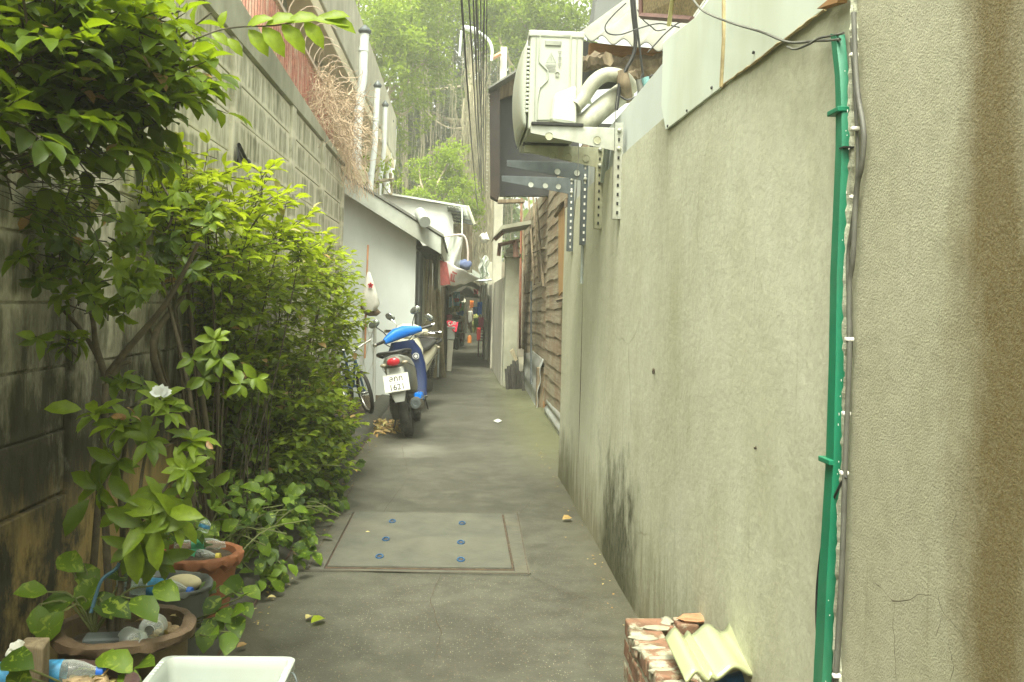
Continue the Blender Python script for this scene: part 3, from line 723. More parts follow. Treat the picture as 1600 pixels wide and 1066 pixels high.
# white sheet cladding above
ps = [aX(1040, 203, RX-.012), aX(1033, 165, RX-.012), aX(1036, 66, RX-.012), aX(1085, 28, RX-.012), aX(1130, -30, RX-.012)]
pb = [aX(1126, 137, RX-.012)]
sh = thing('cladding_sheet', 'white fibre cement sheet with a pointed lower corner, fixed above the stucco wall', 'cladding', tuple(ps[0]))
MB().prism([ps[0], ps[1], ps[2], ps[3], ps[4], pb[0]], (.010, 0, 0)).build('sheet', M['sheetw'], sh, bevel=.002)
sh2 = thing('cladding_sheet', 'long white sheet nearer the camera, with an ochre lower edge above the stucco', 'cladding', tuple(pb[0]))
q = [aX(1129, 134, RX-.010), aX(1133, -30, RX-.010), aX(1345, -30, RX-.010), aX(1290, 12, RX-.010)]
MB().prism(q, (.008, 0, 0)).build('sheet', M['sheetw'], sh2, bevel=.002)
m_ = MB(); m_.tube([aX(1127, 136, RX-.014), aX(1131, 60, RX-.014), aX(1131, -20, RX-.014)], .006, 5); m_.build('joint_strip', M['rust'], sh2)
m_ = MB(); pts = [aX(1127+i*6.8, 136-i*5.1+random.uniform(-1.5, 1.5), RX-.008) for i in range(25)]; m_.tube(pts, [random.uniform(.0025, .005) for _ in pts], 5); m_.build('ochre_edge', M['rust'], sh2)
for (x, y) in ((1043, 197), (1073, 173), (1112, 137), (1177, 82)):
    p = aX(x, y, RX-.014); MB().ell(p, (.004, .006, .005), 6, 5, jit=.3).build('nail_clip', M['darkmetal'], sh)
m_ = MB(); m_.prism([aX(1276, 14, RX-.03), aX(1300, -6, RX-.03), aX(1312, -10, RX-.03), aX(1308, 4, RX-.03)], (.02, 0, 0)); m_.build('wood_offcut', M['woodbeam'], sh2)

# green cable trunking
gt = thing('cable_trunking', 'long green plastic trunking strip fixed vertically at the wall joint', 'trunking', tuple(aX(1290, 1066, RX)))
gp = [(1315, 54, 6), (1322, 120, 6), (1324, 175, 6.5), (1324, 235, 7), (1320, 330, 7), (1316, 430, 7.5), (1314, 560, 7.5), (1310, 720, 8.5), (1305, 800, 8.5), (1299, 900, 9), (1291, 1066, 9.5), (1286, 1180, 9.5)]
m_ = MB(); rs = []
for x, y, hw in gp:
    a, b = aX(x-hw*.85, y, RX-.004), aX(x+hw*.85, y, RX-.004)
    rs.append([a, b, b+Vector((-.014, .001, 0)), b+Vector((-.018, .003, 0)), a+Vector((-.018, -.003, 0)), a+Vector((-.014, -.001, 0))])
m_.rings(rs); m_.build('trunk', M['green'], gt, smooth=30)
for (x, y) in ((1323, 175), (1309, 720)):
    a, b = aX(x-11, y, RX-.004), aX(x+7, y, RX-.004)
    MB().box((a+b)/2+Vector((-.012, 0, 0)), (.03, abs(a.y-b.y), .011)).build('clamp', M['green'], gt, bevel=.002)
MB().box(aX(1323, 231, RX-.013), (.022, .022, .003)).build('break_line', M['dark'], gt)
wc = MB()
for i in range(18):
    t = random.random(); k = min(int(t*(len(gp)-2)), len(gp)-3); x, y, _ = gp[k]; x2, y2, _ = gp[k+1]; s_ = random.random()
    p = aX(x+(x2-x)*s_+random.uniform(-3, 3), y+(y2-y)*s_, RX-.0225); wc.box(p, (.001, .001, random.uniform(.001, .006)))
wc.build('paint_chip', M['clip'], gt)
def wallcable(name, label, pts, r, X=RX-.016, mat='gcable'):
    return tag(MB().tube(smoothpts([aX(x, y, X) for x, y in pts], 5), r, 8).build(name, M[mat], smooth=60), label, 'cable')
wallcable('wall_cable', 'black cable looping out of the trunking and hanging left of the green strip', [(1322, 745), (1312, 760), (1295, 800), (1283, 860), (1276, 930), (1277, 1000), (1283, 1080)], .0028, mat='cable')
wallcable('wall_cable', 'thick grey cable bowed to the right of the green trunking', [(1334, 20), (1337, 100), (1341, 150), (1348, 190), (1350, 220), (1346, 260), (1338, 300), (1333, 400), (1327, 450), (1327, 560), (1324, 640), (1320, 740), (1316, 870), (1309, 1000), (1303, 1090)], .0055)
wallcable('wall_cable', 'thin grey cable pinned close along the right of the green trunking', [(1331, 60), (1336, 150), (1340, 230), (1338, 300), (1330, 360), (1325, 400), (1326, 470), (1330, 530), (1326, 600), (1322, 730), (1318, 870), (1313, 980), (1306, 1090)], .004, RX-.008)
for i, (x, y) in enumerate(((1334, 86), (1336, 201), (1334, 308), (1327, 530), (1322, 646), (1319, 739), (1307, 1056))):
    tag(MB().box(aX(x, y, RX-.016), (.016, .012, .0075)).build('cable_clip', M['clip'], bevel=.002), 'white cable clip %s on the cables beside the green trunking' % ('highest of seven', 'second from the top', 'third from the top', 'fourth from the top', 'third from the bottom', 'second from the bottom', 'lowest')[i], 'clip', 'white clips holding the wall cables')
tag(MB().tube(smoothpts([aX(1083, 0, RX-.05), aX(1100, 18, RX-.04), aX(1140, 35, RX-.04), aX(1190, 50, RX-.03), aX(1232, 66, RX-.03), aX(1275, 64, RX-.02), aX(1312, 62, RX-.02)], 6), .0035, 6).build('slack_cable', M['gcable'], smooth=60), 'grey cable sagging from the eave to the top of the green trunking', 'cable')
tag(MB().tube(smoothpts([aX(1230, 73, RX-.03), aX(1242, 77, RX-.035), aX(1262, 70, RX-.03), aX(1280, 60, RX-.02), aX(1300, 56, RX-.02), aX(1318, 52, RX-.02)], 6), .0028, 6).build('cable_tail', M['gcable'], smooth=60), 'short loose cable end poking left from the top of the green trunking', 'cable')

# wood house beyond the stucco wall
WX = 1.08
th = thing('timber_house', 'old timber house with lapped weathered boards, beyond the stucco wall', 'house', (WX+.1, 12, 0))
m_ = MB()
for (y0, y1, zb, off) in ((8.4, 12.15, .12, 0), (12.15, 17.3, .55, .02)):
    ncol = int((y1-y0)/.25); z = zb; k = 0
    while z < 2.75:
        hh = .165
        vs = []
        ph = random.uniform(0, 6)
        for j in range(ncol+1):
            y = y0+(y1-y0)*j/ncol; x = WX+off-.008*math.sin(y*1.3)
            wv = .010*math.sin(y*1.9+ph)+.007*math.sin(y*5.3+ph*2)+random.uniform(-.006, .006)+(.03*math.sin((y-12)*1.1) if off else 0)
            gap_ = random.uniform(0, .006)
            vs += [Vector((x-.022-gap_, y, z+wv)), Vector((x-.008-gap_, y, z+wv)), Vector((x+.0, y, z+hh+.035)), Vector((x-.012, y, z+hh+.035))]
        o = len(m_.v); m_.v.extend([tuple(p) for p in vs])
        for j in range(ncol):
            for a in range(4): m_.f.append((o+4*j+a, o+4*j+(a+1) % 4, o+4*j+4+(a+1) % 4, o+4*j+4+a))
        m_.f.append((o, o+1, o+2, o+3)); m_.f.append((o+4*ncol+3, o+4*ncol+2, o+4*ncol+1, o+4*ncol))
        z += hh; k += 1
m_.build('lapped_boards', M['plank'], th)
MB().bb(WX+.06, WX+3, 8.3, 17.4, 0, 2.9).build('core', M['dark'], th)
# ply window panel
m_ = MB(); wp = [aX(872, 335, WX-.07), aX(884, 318, WX-.07), aX(884, 458, WX-.07), aX(873, 463, WX-.07)]
rg = [wp[0], wp[0].lerp(wp[1], .5)+Vector((0, 0, .02)), wp[1], wp[2], wp[2].lerp(wp[3], .6)+Vector((0, 0, .03)), wp[3], wp[3].lerp(wp[0], .4)+Vector((0, .03, 0)), wp[3].lerp(wp[0], .8)+Vector((0, -.03, 0))]
m_.prism(rg, (.01, 0, 0)); m_.build('ply_panel', M['ply'], th)
m_ = MB()
for a, b in (((885, 312), (886, 466)), ((886, 466), (871, 470)), ((868, 338), (885, 312))): m_.tube([aX(*a, WX-.075), aX(*b, WX-.075)], .022, 4)
m_.build('window_frame', M['oldwood'], th)
m_ = MB()
for a, b in (((826, 308), (835, 445)), ((833, 306), (843, 440)), ((838, 310), (849, 448)), ((816, 320), (820, 455)), ((833, 395), (850, 388))): m_.tube([aX(*a, WX-.06), aX(*b, WX-.03)], .014, 4)
m_.build('window_timber', M['oldwood'], th)
m_ = MB(); m_.tube([aX(830, 440, WX-.09), aX(830, 600, WX-.09)], .014, 8); m_.build('downpipe', M['dsteel'], th, smooth=50)
m_ = MB(); m_.tube([aX(815, 310, WX-.07), aX(812, 545, WX-.07)], .02, 4); m_.build('rusty_post', simple('rust_post', (.22, .08, .04), .8, 0, .3, 9), th)
# corrugated base sheets
def corr(p0, p1, z0, z1, n=30, lean=0):
    p0, p1 = Vector(p0), Vector(p1)
    return lambda u, v: (p0.x+(p1.x-p0.x)*u+.012*math.sin(v*14)+lean*v, p0.y+(p1.y-p0.y)*u, z0+(z1-z0)*v)
m_ = MB().sheet(corr((.99, 8.2), (1.02, 11.6), -.02, .2, lean=.05), 10, 20); m_.build('base_sheet', M['tin'], th, solid=.006, smooth=50)
m_ = MB().sheet(corr((.98, 12.2), (1.03, 16), -.02, .62, lean=.06), 10, 60); m_.build('base_sheet', M['tin'], th, solid=.006, smooth=50)
m_ = MB(); b = gz(843, 636); m_.box(b+Vector((.0, 0, .25)), (.10, .09, .52)); m_.build('stump_post', M['oldwood'], th, bevel=.006)
m_ = MB(); b = gz(849, 637); m_.box(b+Vector((.01, 0, .24)), (.03, .03, .48)); m_.build('stump_batten', M['woodbeam'], th)
m_ = MB()
for i in range(5): m_.ell(gz(857, 640)+Vector((.04, .1, .06+.09*i)), (.07, .10, .055), 8, 6, jit=.25)
m_.build('rubble', M['conc2'], th)
# upper overhang of the timber house
YU = 12.0
up = thing('overhanging_loft', 'dark tin clad loft jutting over the alley under a pale roof edge', 'loft', (.9, 13, 2.7))
def pt(x, y, Y=YU): return at(x, y, Y)
m_ = MB(); m_.prism([pt(765, 146), pt(781, 138), pt(781, 300), pt(777, 312), pt(766, 306)], (.01, .35, 0)); m_.build('tin_side', M['tindark'], up)
m_ = MB(); m_.prism([pt(781, 136, 12.35), pt(905, 70, 12.35), pt(905, 306, 12.35), pt(781, 306, 12.35)], (.0, .15, 0)); m_.build('dark_panel', simple('navy_panel', (.008, .010, .012), .6, 0, .25, 4, .1, (.035, .03, .022), .5), up)
m_ = MB(); m_.prism([pt(763, 136, 11.9), pt(905, 48, 11.9), pt(905, 52, 11.9), pt(763, 139, 11.9)], (.05, 1.0, .0)); m_.build('roof', M['asb'], up)
m_ = MB(); m_.prism([pt(779, 134, 12.2), pt(900, 62, 12.2), pt(900, 118, 12.2), pt(800, 148, 12.2), pt(779, 156, 12.2)], (.0, .05, 0)); m_.build('gable_board', M['oldwood'], up)
m_ = MB(); m_.prism([pt(778, 312), pt(820, 311), pt(820, 316), pt(778, 317)], (0, .15, 0)); m_.build('sill_beam', M['oldwood'], up)
m_ = MB()
for i in range(50):
    z = pt(765, 148).z-.025*i
    if i % 2 == 0: m_.ell((pt(765, 148).x-.006, YU, z), (.014, .02, .010), 5, 4)
m_.build('sheet_edge', M['conc'], up)

# gate column and side walls further on
gc = thing('gate_column', 'grey concrete gate column and walls left of the timber house', 'wall', tuple(gz(790, 600)))
c = gz(785, 605); c2 = gz(812, 600)
top = at(790, 402, c.y).z
MB().bb(c.x, c.x+.22, c.y, c.y+.3, 0, top).build('column', M['conc2'], gc, bevel=.01)
MB().bb(c.x-.02, c.x+.24, c.y-.03, c.y+.33, top, top+.06).build('cap', M['conc2'], gc, bevel=.01)
m_ = MB(); m_.ell((c.x+.12, c.y+.1, top+.12), (.10, .12, .07), 8, 6, jit=.3); m_.ell((c.x+.12, c.y+.1, top+.2), (.06, .08, .06), 8, 6, jit=.3); m_.build('rubble', M['conc2'], gc)
m_ = MB(); m_.hexa([(c.x-.02, c.y+.32, 0), (c.x+.1, c.y+.32, 0), (.75, 23, 0), (.62, 23, 0)], [(c.x-.02, c.y+.32, 1.75), (c.x+.1, c.y+.32, 1.75), (.75, 23, 1.75), (.62, 23, 1.75)]); m_.build('side_wall', M['conc'], gc, bevel=.01)
tp = at(769, 300, 20); tb_ = gz(768, 560)
MB().bb(.60, .78, 19.5, 19.7, 0, 3.6).build('white_post', M['conc'], gc, bevel=.01)
MB().bb(.555, .75, 22.5, 24.5, 0, 2.3).build('rear_pier', M['conc'], gc, bevel=.01)
gr = thing('gate_canopy', 'small tin canopy on wooden brackets above the gate column', 'canopy', tuple(at(790, 400, 15)))
m_ = MB(); m_.prism([at(770, 372, 14.8), at(784, 352, 14.8), at(830, 344, 14.8), at(830, 350, 14.8), at(785, 358, 14.8)], (0, 1.2, 0)); m_.build('roof', M['conc2'], gr)
m_ = MB(); m_.tube([at(773, 375, 14.9), at(787, 362, 14.9)], .03, 4); m_.tube([at(779, 383, 15), at(812, 376, 15)], .03, 4); m_.tube([at(781, 380, 15.1), at(779, 400, 15.1)], .03, 4); m_.tube([at(806, 376, 15), at(806, 402, 15)], .045, 4); m_.build('timber', simple('redwood', (.18, .10, .07), .85, 0, .3, 8), gr)
# charred stakes
ck = thing('stake_bundle', 'bundle of dark wooden stakes standing at the foot of the gate column', 'stakes', tuple(gz(805, 608)))
for i in range(7):
    b = gz(793+i*4.2, 609+random.uniform(-2, 2)); h = .30+.05*i*(i < 5)+random.uniform(-.03, .03)
    MB().tube([b, b+Vector((-.02-.02*random.random(), .05, h))], .028, 5).build('stake', simple('charred', (.045, .042, .032), .9, 0, .4, 14, .5), ck)
m_ = MB(); m_.prism([at(797, 549, 14.6), at(802, 545, 14.6), at(809, 562, 14.6), at(805, 565, 14.6)], (0, .1, 0)); m_.build('cut_end', M['palewood'], ck)

# ---- corrugated roof and timbers by the AC
cr = thing('corrugated_roof', 'grey corrugated fibre cement roof with a wavy edge, above the air conditioner', 'roof', tuple(at(970, 65, 6)))
def crf(u, v):
    bl, br_, tr_, tl = at(906, 56, 6.0), at(1052, 78, 5.6), at(1120, -20, 6.6), at(1000, -14, 7.8)
    p = bl.lerp(br_, u).lerp(tl.lerp(tr_, u), v); p.z += .022*math.sin(u*math.pi*2*4.2+1.2); return p
MB().sheet(crf, 90, 8).build('sheet', M['asb'], cr, solid=.008, smooth=60)
MB().prism([at(921, 67, 6.1), at(1034, 76, 5.9), at(1034, 84, 5.9), at(920, 89, 6.1)], (0, .05, 0)).build('purlin', M['woodbeam'], cr, bevel=.003)
m_ = MB(); m_.prism([at(908, 64, 6.4), at(1040, 80, 6.4), at(1040, 130, 6.4), at(908, 140, 6.4)], (0, .05, 0)); m_.build('gap_shade_sheet', M['dark'], cr)  # near-black sheet standing in for the shade in the gap below the roof
m_ = MB()
for a, b, r_ in (((948, 100), (1036, 98), .05), ((950, 112), (1034, 112), .045), ((912, 100), (950, 92), .05), ((945, 118), (995, 116), .03)):
    pts = sweep(at(*a, 6.0), at(*b, 5.8), 10, 0, .012); m_.tube(pts, [r_*random.uniform(.75, 1.15) for _ in pts], 6)
m_.build('rotten_beam', M['oldwood'], cr)
# dark roof slab far top
tag(MB().prism([at(925, 48, 9), at(935, -20, 9), at(1010, -20, 9), at(985, 8, 9)], (0, .4, 0)).build('dark_gable', simple('slate_panel', (.13, .14, .13), .7, 0, .15, 4)), 'dark grey gable panel behind the corrugated roof', 'gable')
# particle board box above
pbx = thing('eave_board', 'particle board eave panel with a dark red frame above the cladding sheets', 'eave', tuple(at(1050, 10, 4)))
m_ = MB(); m_.prism([at(1002, -30, 4.3), at(1003, 24, 4.3), at(1080, 29, 3.4), at(1120, -30, 3.0)], (0, .03, .03)); m_.build('board', M['pboard'], pbx)
m_ = MB(); m_.tube([at(1002, 25, 4.28), at(1082, 31, 3.38)], .014, 4); m_.tube([at(1001, -30, 4.28), at(1002, 25, 4.28)], .012, 4); m_.build('frame', simple('oxide_red', (.10, .05, .04), .7, 0, .2, 9), pbx)
m_ = MB(); m_.tube([at(1053, -20, 3.5), at(1045, 40, 3.6)], .009, 5); m_.build('yellow_strip', simple('yellow_strip', (.50, .47, .2), .6, 0, .1, 9), pbx)

# ================================================================== AC UNIT
YA = 4.95
a = at(829, 48, YA); b = at(908, 205, YA)
x0, x1, zt, zb = a.x, b.x, a.z, b.z
LA = .80
ac = thing('air_conditioner', 'white outdoor air conditioner unit mounted on steel wall brackets', 'air conditioner', ((x0+x1)/2, YA+LA/2, zb))
MB().bb(x0, x1, YA, YA+LA, zb, zt).build('casing', M['ac'], ac, bevel=.012)
MB().bb(x0-.008, x1+.006, YA-.006, YA+LA+.006, zt-.03, zt+.004).build('top_cover', M['ac'], ac, bevel=.006)
# bulging front grille with louvres
m_ = MB()
def bul(u, v):
    bz = math.sin(math.pi*min(1, max(0, v)))**.5; by = math.sin(math.pi*u)**.35
    return (x0-.01-.050*bz*by, YA+.04+(LA-.08)*u, zb+.02+(zt-zb-.06)*v)
m_.sheet(bul, 20, 20); m_.build('fan_grille', M['ac'], ac, solid=.006, smooth=60)
m_ = MB()
for i in range(16):
    z = zb+.09+(zt-zb-.18)*i/15; m_.bb(x0-.014, x0+.001, YA+.012, YA+.05, z, z+.014)
m_.build('louvre', M['ac'], ac, bevel=.003)
# raised panel outline on side
def sq(x, y): return Vector((x0+(x1-x0)*x, YA-.004, zb+(zt-zb)*y))
m_ = MB(); m_.tube([sq(.18, .96), sq(.76, .96), sq(.76, .10), sq(.16, .10), sq(.16, .30), sq(.20, .42), sq(.34, .50), sq(.34, .60), sq(.18, .68)], .0045, 6, closed=True); m_.build('panel_rib', M['ac'], ac, smooth=60)
m_ = MB(); m_.box(sq(.88, .5), (.004, .006, (zt-zb)*.92)); m_.box(sq(.11, .5), (.003, .006, (zt-zb)*.92)); m_.build('panel_seam', M['acd'], ac)
m_ = MB(); m_.box(sq(.43, .88), (.085, .008, .028)); m_.build('hand_grip', M['acd'], ac, bevel=.005)
m_ = MB(); m_.box(sq(.35, .56)+Vector((.02, 0, 0)), (.045, .010, .20)); 
m_ = MB(); tri = [sq(.40, .78), sq(.31, .68), sq(.49, .68)]; m_.tube([p+Vector((0, -.002, 0)) for p in tri], .002, 4, closed=True)
m_.box(sq(.40, .72)+Vector((0, -.002, 0)), (.003, .002, .02)); m_.build('warning_triangle', M['greyink'], ac)
m_ = MB()
for i in range(4): m_.box(sq(.40, .655-.018*i), (.055-.012*(i % 2), .002, .003))
for i in range(9): m_.box(sq(.56, .80-.02*i), (.02-.006*(i % 3), .002, .003))
m_.build('label_lines', M['greyink'], ac)
m_ = MB(); m_.lathe([(.001, 0), (.010, 0), (.012, .004)], sq(.52, .565), 12, Matrix.Rotation(R(90), 3, 'X')); m_.build('screw_cap', M['acd'], ac)
m_ = MB()
for i in range(7): m_.box(sq(random.uniform(.05, .95), -.0+random.uniform(0, .05))+Vector((0, -.001, 0)), (random.uniform(.008, .03), .006, random.uniform(.004, .014)))
m_.build('rust_spot', simple('rust_spot', (.22, .12, .05), .9, 0, .3, 40), ac)
# valve cover
vc0, vc1 = sq(.30, .0), sq(.95, .32)
m_ = MB(); Yc = YA-.075
m_.hexa([sq(.38, .06), sq(.88, .02), sq(.88, .02)+Vector((0, -.085, 0)), sq(.42, .06)+Vector((0, -.07, 0))], [sq(.42, .34), sq(.88, .46), sq(.88, .44)+Vector((0, -.055, 0)), sq(.48, .36)+Vector((0, -.04, 0))]); m_.build('valve_cover', M['ac'], ac, bevel=.02)
# insulated pipes
ip = thing('insulated_pipes', 'thick tape wrapped refrigerant pipes curving from the air conditioner to the wall', 'pipes', tuple(sq(.9, .3)))
MB().tube(smoothpts([sq(.84, .22)+Vector((0, -.04, 0)), sq(1.02, .34), sq(1.22, .50), sq(1.45, .58), sq(1.75, .56), sq(2.0, .50)+Vector((0, .1, 0))], 6), .038, 12).build('pipe', M['tape'], ip, smooth=60)
MB().tube(smoothpts([sq(.86, .06)+Vector((0, .03, 0)), sq(1.1, .10)+Vector((0, .03, 0)), sq(1.45, .28)+Vector((0, .06, 0)), sq(1.9, .48)+Vector((0, .1, 0))], 6), .055, 12).build('pipe', M['tape'], ip, smooth=60)
MB().tube(smoothpts([sq(1.0, .02), sq(1.3, .02)+Vector((0, .1, 0)), sq(1.6, -.0)+Vector((0, .2, 0)), sq(1.65, -.4)+Vector((0, .4, 0))], 6), .018, 10).build('drain_hose', M['pipe'], ip, smooth=60)
MB().tube(smoothpts([sq(1.72, .6)+Vector((0, -.02, 0)), sq(1.78, .45)+Vector((0, -.03, 0)), sq(1.9, .40)+Vector((0, .1, 0))], 6), .034, 10).build('pipe_end', M['oldwood'], ip, smooth=60)

# ---- brackets
def bracket(Y, tip, armtop, rail_bot, mat, label, holes):
    """arm from the wall outward; a vertical perforated rail on the wall"""
    zt_ = armtop; t = thing('wall_bracket', label, 'bracket', (RX, Y, zt_), 'steel wall brackets for air conditioners')
    hx = tip
    m_ = MB(); m_.prism([(RX-.005, Y, zt_), (hx, Y, zt_-.0), (hx, Y, zt_-.035), (RX-.005, Y, zt_-.115)], (0, .004, 0)); m_.prism([(RX-.005, Y, zt_), (hx, Y, zt_), (hx, Y+.04, zt_), (RX-.005, Y+.04, zt_)], (0, 0, .004)); m_.build('arm', mat, t, bevel=.001)
    m_ = MB()
    for k, fr in enumerate(holes):
        m_.lathe([(.001, 0), (.017, 0), (.019, .002)], (hx+(RX-hx)*fr, Y-.003, zt_-.045-.02*fr), 14, Matrix.Rotation(R(90), 3, 'X'))
    m_.build('punched_hole', M['gsteel'] if mat is M['dsteel'] else M['osteel'], t)
    m_ = MB(); m_.bb(RX-.042, RX-.038, Y-.002, Y+.035, rail_bot, zt_+.03); m_.bb(RX-.042, RX-.003, Y+.035, Y+.038, rail_bot, zt_+.03); 
    m_.bb(RX-.040, RX-.0, Y-.006, Y-.003, rail_bot, zt_+.03); m_.build('rail', mat, t)
    m_ = MB(); n = int((zt_-rail_bot)/.045)
    for k in range(n): m_.box((RX-.020, Y-.008, rail_bot+.03+k*.045), (.010, .003, .016))
    m_.build('slot', M['dark'] if mat is not M['dsteel'] else M['clip'], t)
    m_ = MB()
    for dz in (0, -.09): m_.ell((RX-.02, Y-.014, zt_+dz-.01), (.012, .008, .012), 8, 6)
    m_.build('bolt', M['gsteel'], t, smooth=60)
bracket(4.68+.02, at(829, 205, 4.7).x+.0, aX(965, 211, RX).z, aX(965, 345, RX).z, M['gsteel'], 'nearest bracket, pale galvanised steel, under the front of the air conditioner', (.2, .72))
bracket(5.36, at(820, 235, 5.36).x, aX(935, 243, RX).z+.01, aX(935, 360, RX).z, M['osteel'], 'second bracket, olive coloured, under the rear of the air conditioner', (.35, .55, .78))
bracket(6.0, at(792, 262, 6.0).x, aX(911, 272, RX).z+.03, aX(911, 385, RX).z, M['dsteel'], 'upper of the two dark bare brackets', (.62, .86))
bracket(6.75, at(784, 285, 6.75).x, aX(890, 296, RX).z+.04, aX(890, 395, RX).z, M['dsteel'], 'lower and farthest of the two dark bare brackets', (.4, .6, .78))
m_ = MB()
for (Y, z) in ((4.70, aX(965, 211, RX).z), (5.36, aX(935, 243, RX).z+.01)): m_.bb(x0+.0, x1-.02, Y-.012, Y+.05, z+.005, z+.018)
tag(m_.build('rubber_pad', M['darkmetal']), 'dark rubber pads between the air conditioner and its brackets', 'pad')

# ---- loose cables by the roof
def cab(label, pts, r, Y=5.0, mat='cable', name='hanging_cable'):
    P = [at(p[0], p[1], p[2] if len(p) > 2 else Y) for p in pts]
    return tag(MB().tube(smoothpts(P, 6), r, 6).build(name, M[mat], smooth=60), label, 'cable')
cab('thickest black cable bundle dropping past the corrugated roof edge', [(986, -20), (989, 20), (993, 60), (990, 85), (980, 105), (970, 125), (966, 150), (963, 172)], .011, 4.9)
cab('black cable beside the bundle, ending at the junction plug', [(990, -20), (994, 30), (999, 70), (1003, 105), (1006, 125)], .006, 4.85)
cab('thin cable looping wide across the corrugated roof', [(978, 5), (960, 22), (946, 40), (950, 52), (970, 54), (1000, 44), (1030, 37), (1062, 43)], .0035, 4.8)
cab('cable slanting from the eave board down to the beam', [(1075, 34), (1060, 36), (1040, 52), (1025, 68), (1012, 82)], .004, 4.6)
cab('cable loop hanging below the junction plug', [(1012, 120), (1014, 140), (1010, 165), (1002, 172), (997, 160), (998, 135), (1004, 115)], .0045, 4.8)
cab('cable curving from the bundle to the right under the beam', [(968, 150), (980, 156), (995, 150), (1008, 135), (1015, 120), (1025, 118), (1032, 128), (1024, 138)], .005, 4.85)
cab('short black cable curled against the white sheet edge', [(1034, 122), (1028, 132), (1026, 145), (1032, 150)], .006, 4.7)
cab('thin cable crossing in front of the roof sheet', [(996, 15), (1004, 30), (1018, 42), (1026, 48), (1040, 46)], .003, 4.7)
cab('thin pale wire hanging straight down beside the nearest bracket', [(965, 150), (961, 190), (960, 240)], .002, 4.65, 'gcable')
cab('thin drip wire hanging in front of the dark brackets', [(905, 205), (903, 260), (898, 330), (890, 390)], .0018, 4.9, 'gcable')
jp = thing('junction_plug', 'grey and teal plug hanging among the cables near the white sheet', 'plug', tuple(at(1010, 130, 4.8)))
MB().tube([at(1007, 122, 4.8), at(1013, 138, 4.8)], .022, 10).build('plug_body', simple('teal_plug', (.12, .25, .24), .5, 0, .2, 12), jp, smooth=50)
MB().tube([at(998, 125, 4.8), at(1003, 150, 4.8)], .016, 8).build('plug_grip', M['gcable'], jp, smooth=50)
MB().tube([at(1013, 138, 4.8), at(1014, 143, 4.8)], .014, 8).build('plug_collar', M['darkmetal'], jp, smooth=50)

# ================================================================== BRICK PIER AND TILE
bt = .335
pA = gz(974, 962, bt); pB = gz(1137, 962, bt)
bkp = thing('brick_pier', 'low broken brick pier of mortared bricks against the right wall', 'brickwork', (pA.x+.15, pA.y-.3, 0))
bl = .0
brk = []; mo = MB()
rows = 5; bh = .055
for r_ in range(rows):
    z0 = bt-(r_+1)*(bh+.012)
    off = .06*(r_ % 2)
    m_ = MB()
    # back arm along X
    x = pA.x
    while x < RX-.03:
        ln = min(.15-(off if x == pA.x else 0), RX-.012-x)
        m_.bb(x+.004, x+ln-.006, pA.y-.085+random.uniform(-.004, .004), pA.y+random.uniform(-.004, .004), z0+.01, z0+bh+random.uniform(.006, .012)); x += ln
    y = pA.y-.095
    while y > pA.y-.78:
        ln = .135-(off if y == pA.y-.095 else 0)
        m_.bb(pA.x+random.uniform(-.003, .004), pA.x+.095+random.uniform(-.006, .006), y-ln+.008, y, z0+.01, z0+bh+random.uniform(.004, .012)); y -= ln
    m_.build('brick', M['brick'], bkp, bevel=.006)
mo.bb(pA.x+.006, pA.x+.085, pA.y-.80, pA.y-.008, -.02, bt-.016); mo.bb(pA.x+.086, RX-.01, pA.y-.078, pA.y-.008, -.02, bt-.016); mo.build('mortar', M['mortar'], bkp)
m_ = MB()
for i in range(9):
    m_.ell((pA.x+.05+random.uniform(-.03, .03), pA.y-.10-.085*i, bt-.006), (.045, .018, .008), 9, 6, jit=.3)
m_.ell((pA.x+.13, pA.y-.04, bt-.004), (.02, .035, .010), 9, 6, jit=.3); m_.build('mortar_smear', M['mortar'], bkp, smooth=70)
m_ = MB(); m_.ell((pA.x+.24, pA.y-.045, bt+.008), (.075, .035, .014), 10, 6, jit=.12); m_.build('brick_fragment', simple('orange_brick', (.33, .17, .085), .9, 0, .25, 20, .6), bkp)
# debris filling inside the pier
m_ = MB()
for i in range(30): m_.ell((random.uniform(pA.x+.12, RX-.05), random.uniform(pA.y-.7, pA.y-.12), random.uniform(.1, .2)), (.05, .05, .03), 6, 5, jit=.3)
m_.build('rubble_fill', M['brick'], bkp)
# glazed roof tile
ta = gz(1040, 1003, bt+.05); tb2 = gz(1145, 990, bt+.06); tc = gz(1196, 1056, bt+.02); td = gz(1072, 1072, bt+.02)
def tilef(u, v):
    p = ta.lerp(tb2, u).lerp(td.lerp(tc, u), v*1.0)
    p = Vector(p); prof = .030*math.exp(-((u-.12)/.10)**2)+.016*math.exp(-((u-.32)/.03)**2)+.030*math.exp(-((u-.60)/.16)**2)+.028*math.exp(-((u-.97)/.07)**2)
    p.z += prof+.002; return p
gtile = thing('roof_tile', 'pale green glazed wavy roof tile lying on the brick pier', 'tile', tuple(ta))
MB().sheet(tilef, 60, 10).build('tile', M['tile'], gtile, solid=.010, smooth=60)
tag(MB().tube([gz(1128, 1075, bt-.03), gz(1175, 1062, bt-.03)], .03, 12).build('blue_bottle_piece', M['bluepl'], smooth=40), 'blue plastic piece tucked under the glazed tile', 'plastic')

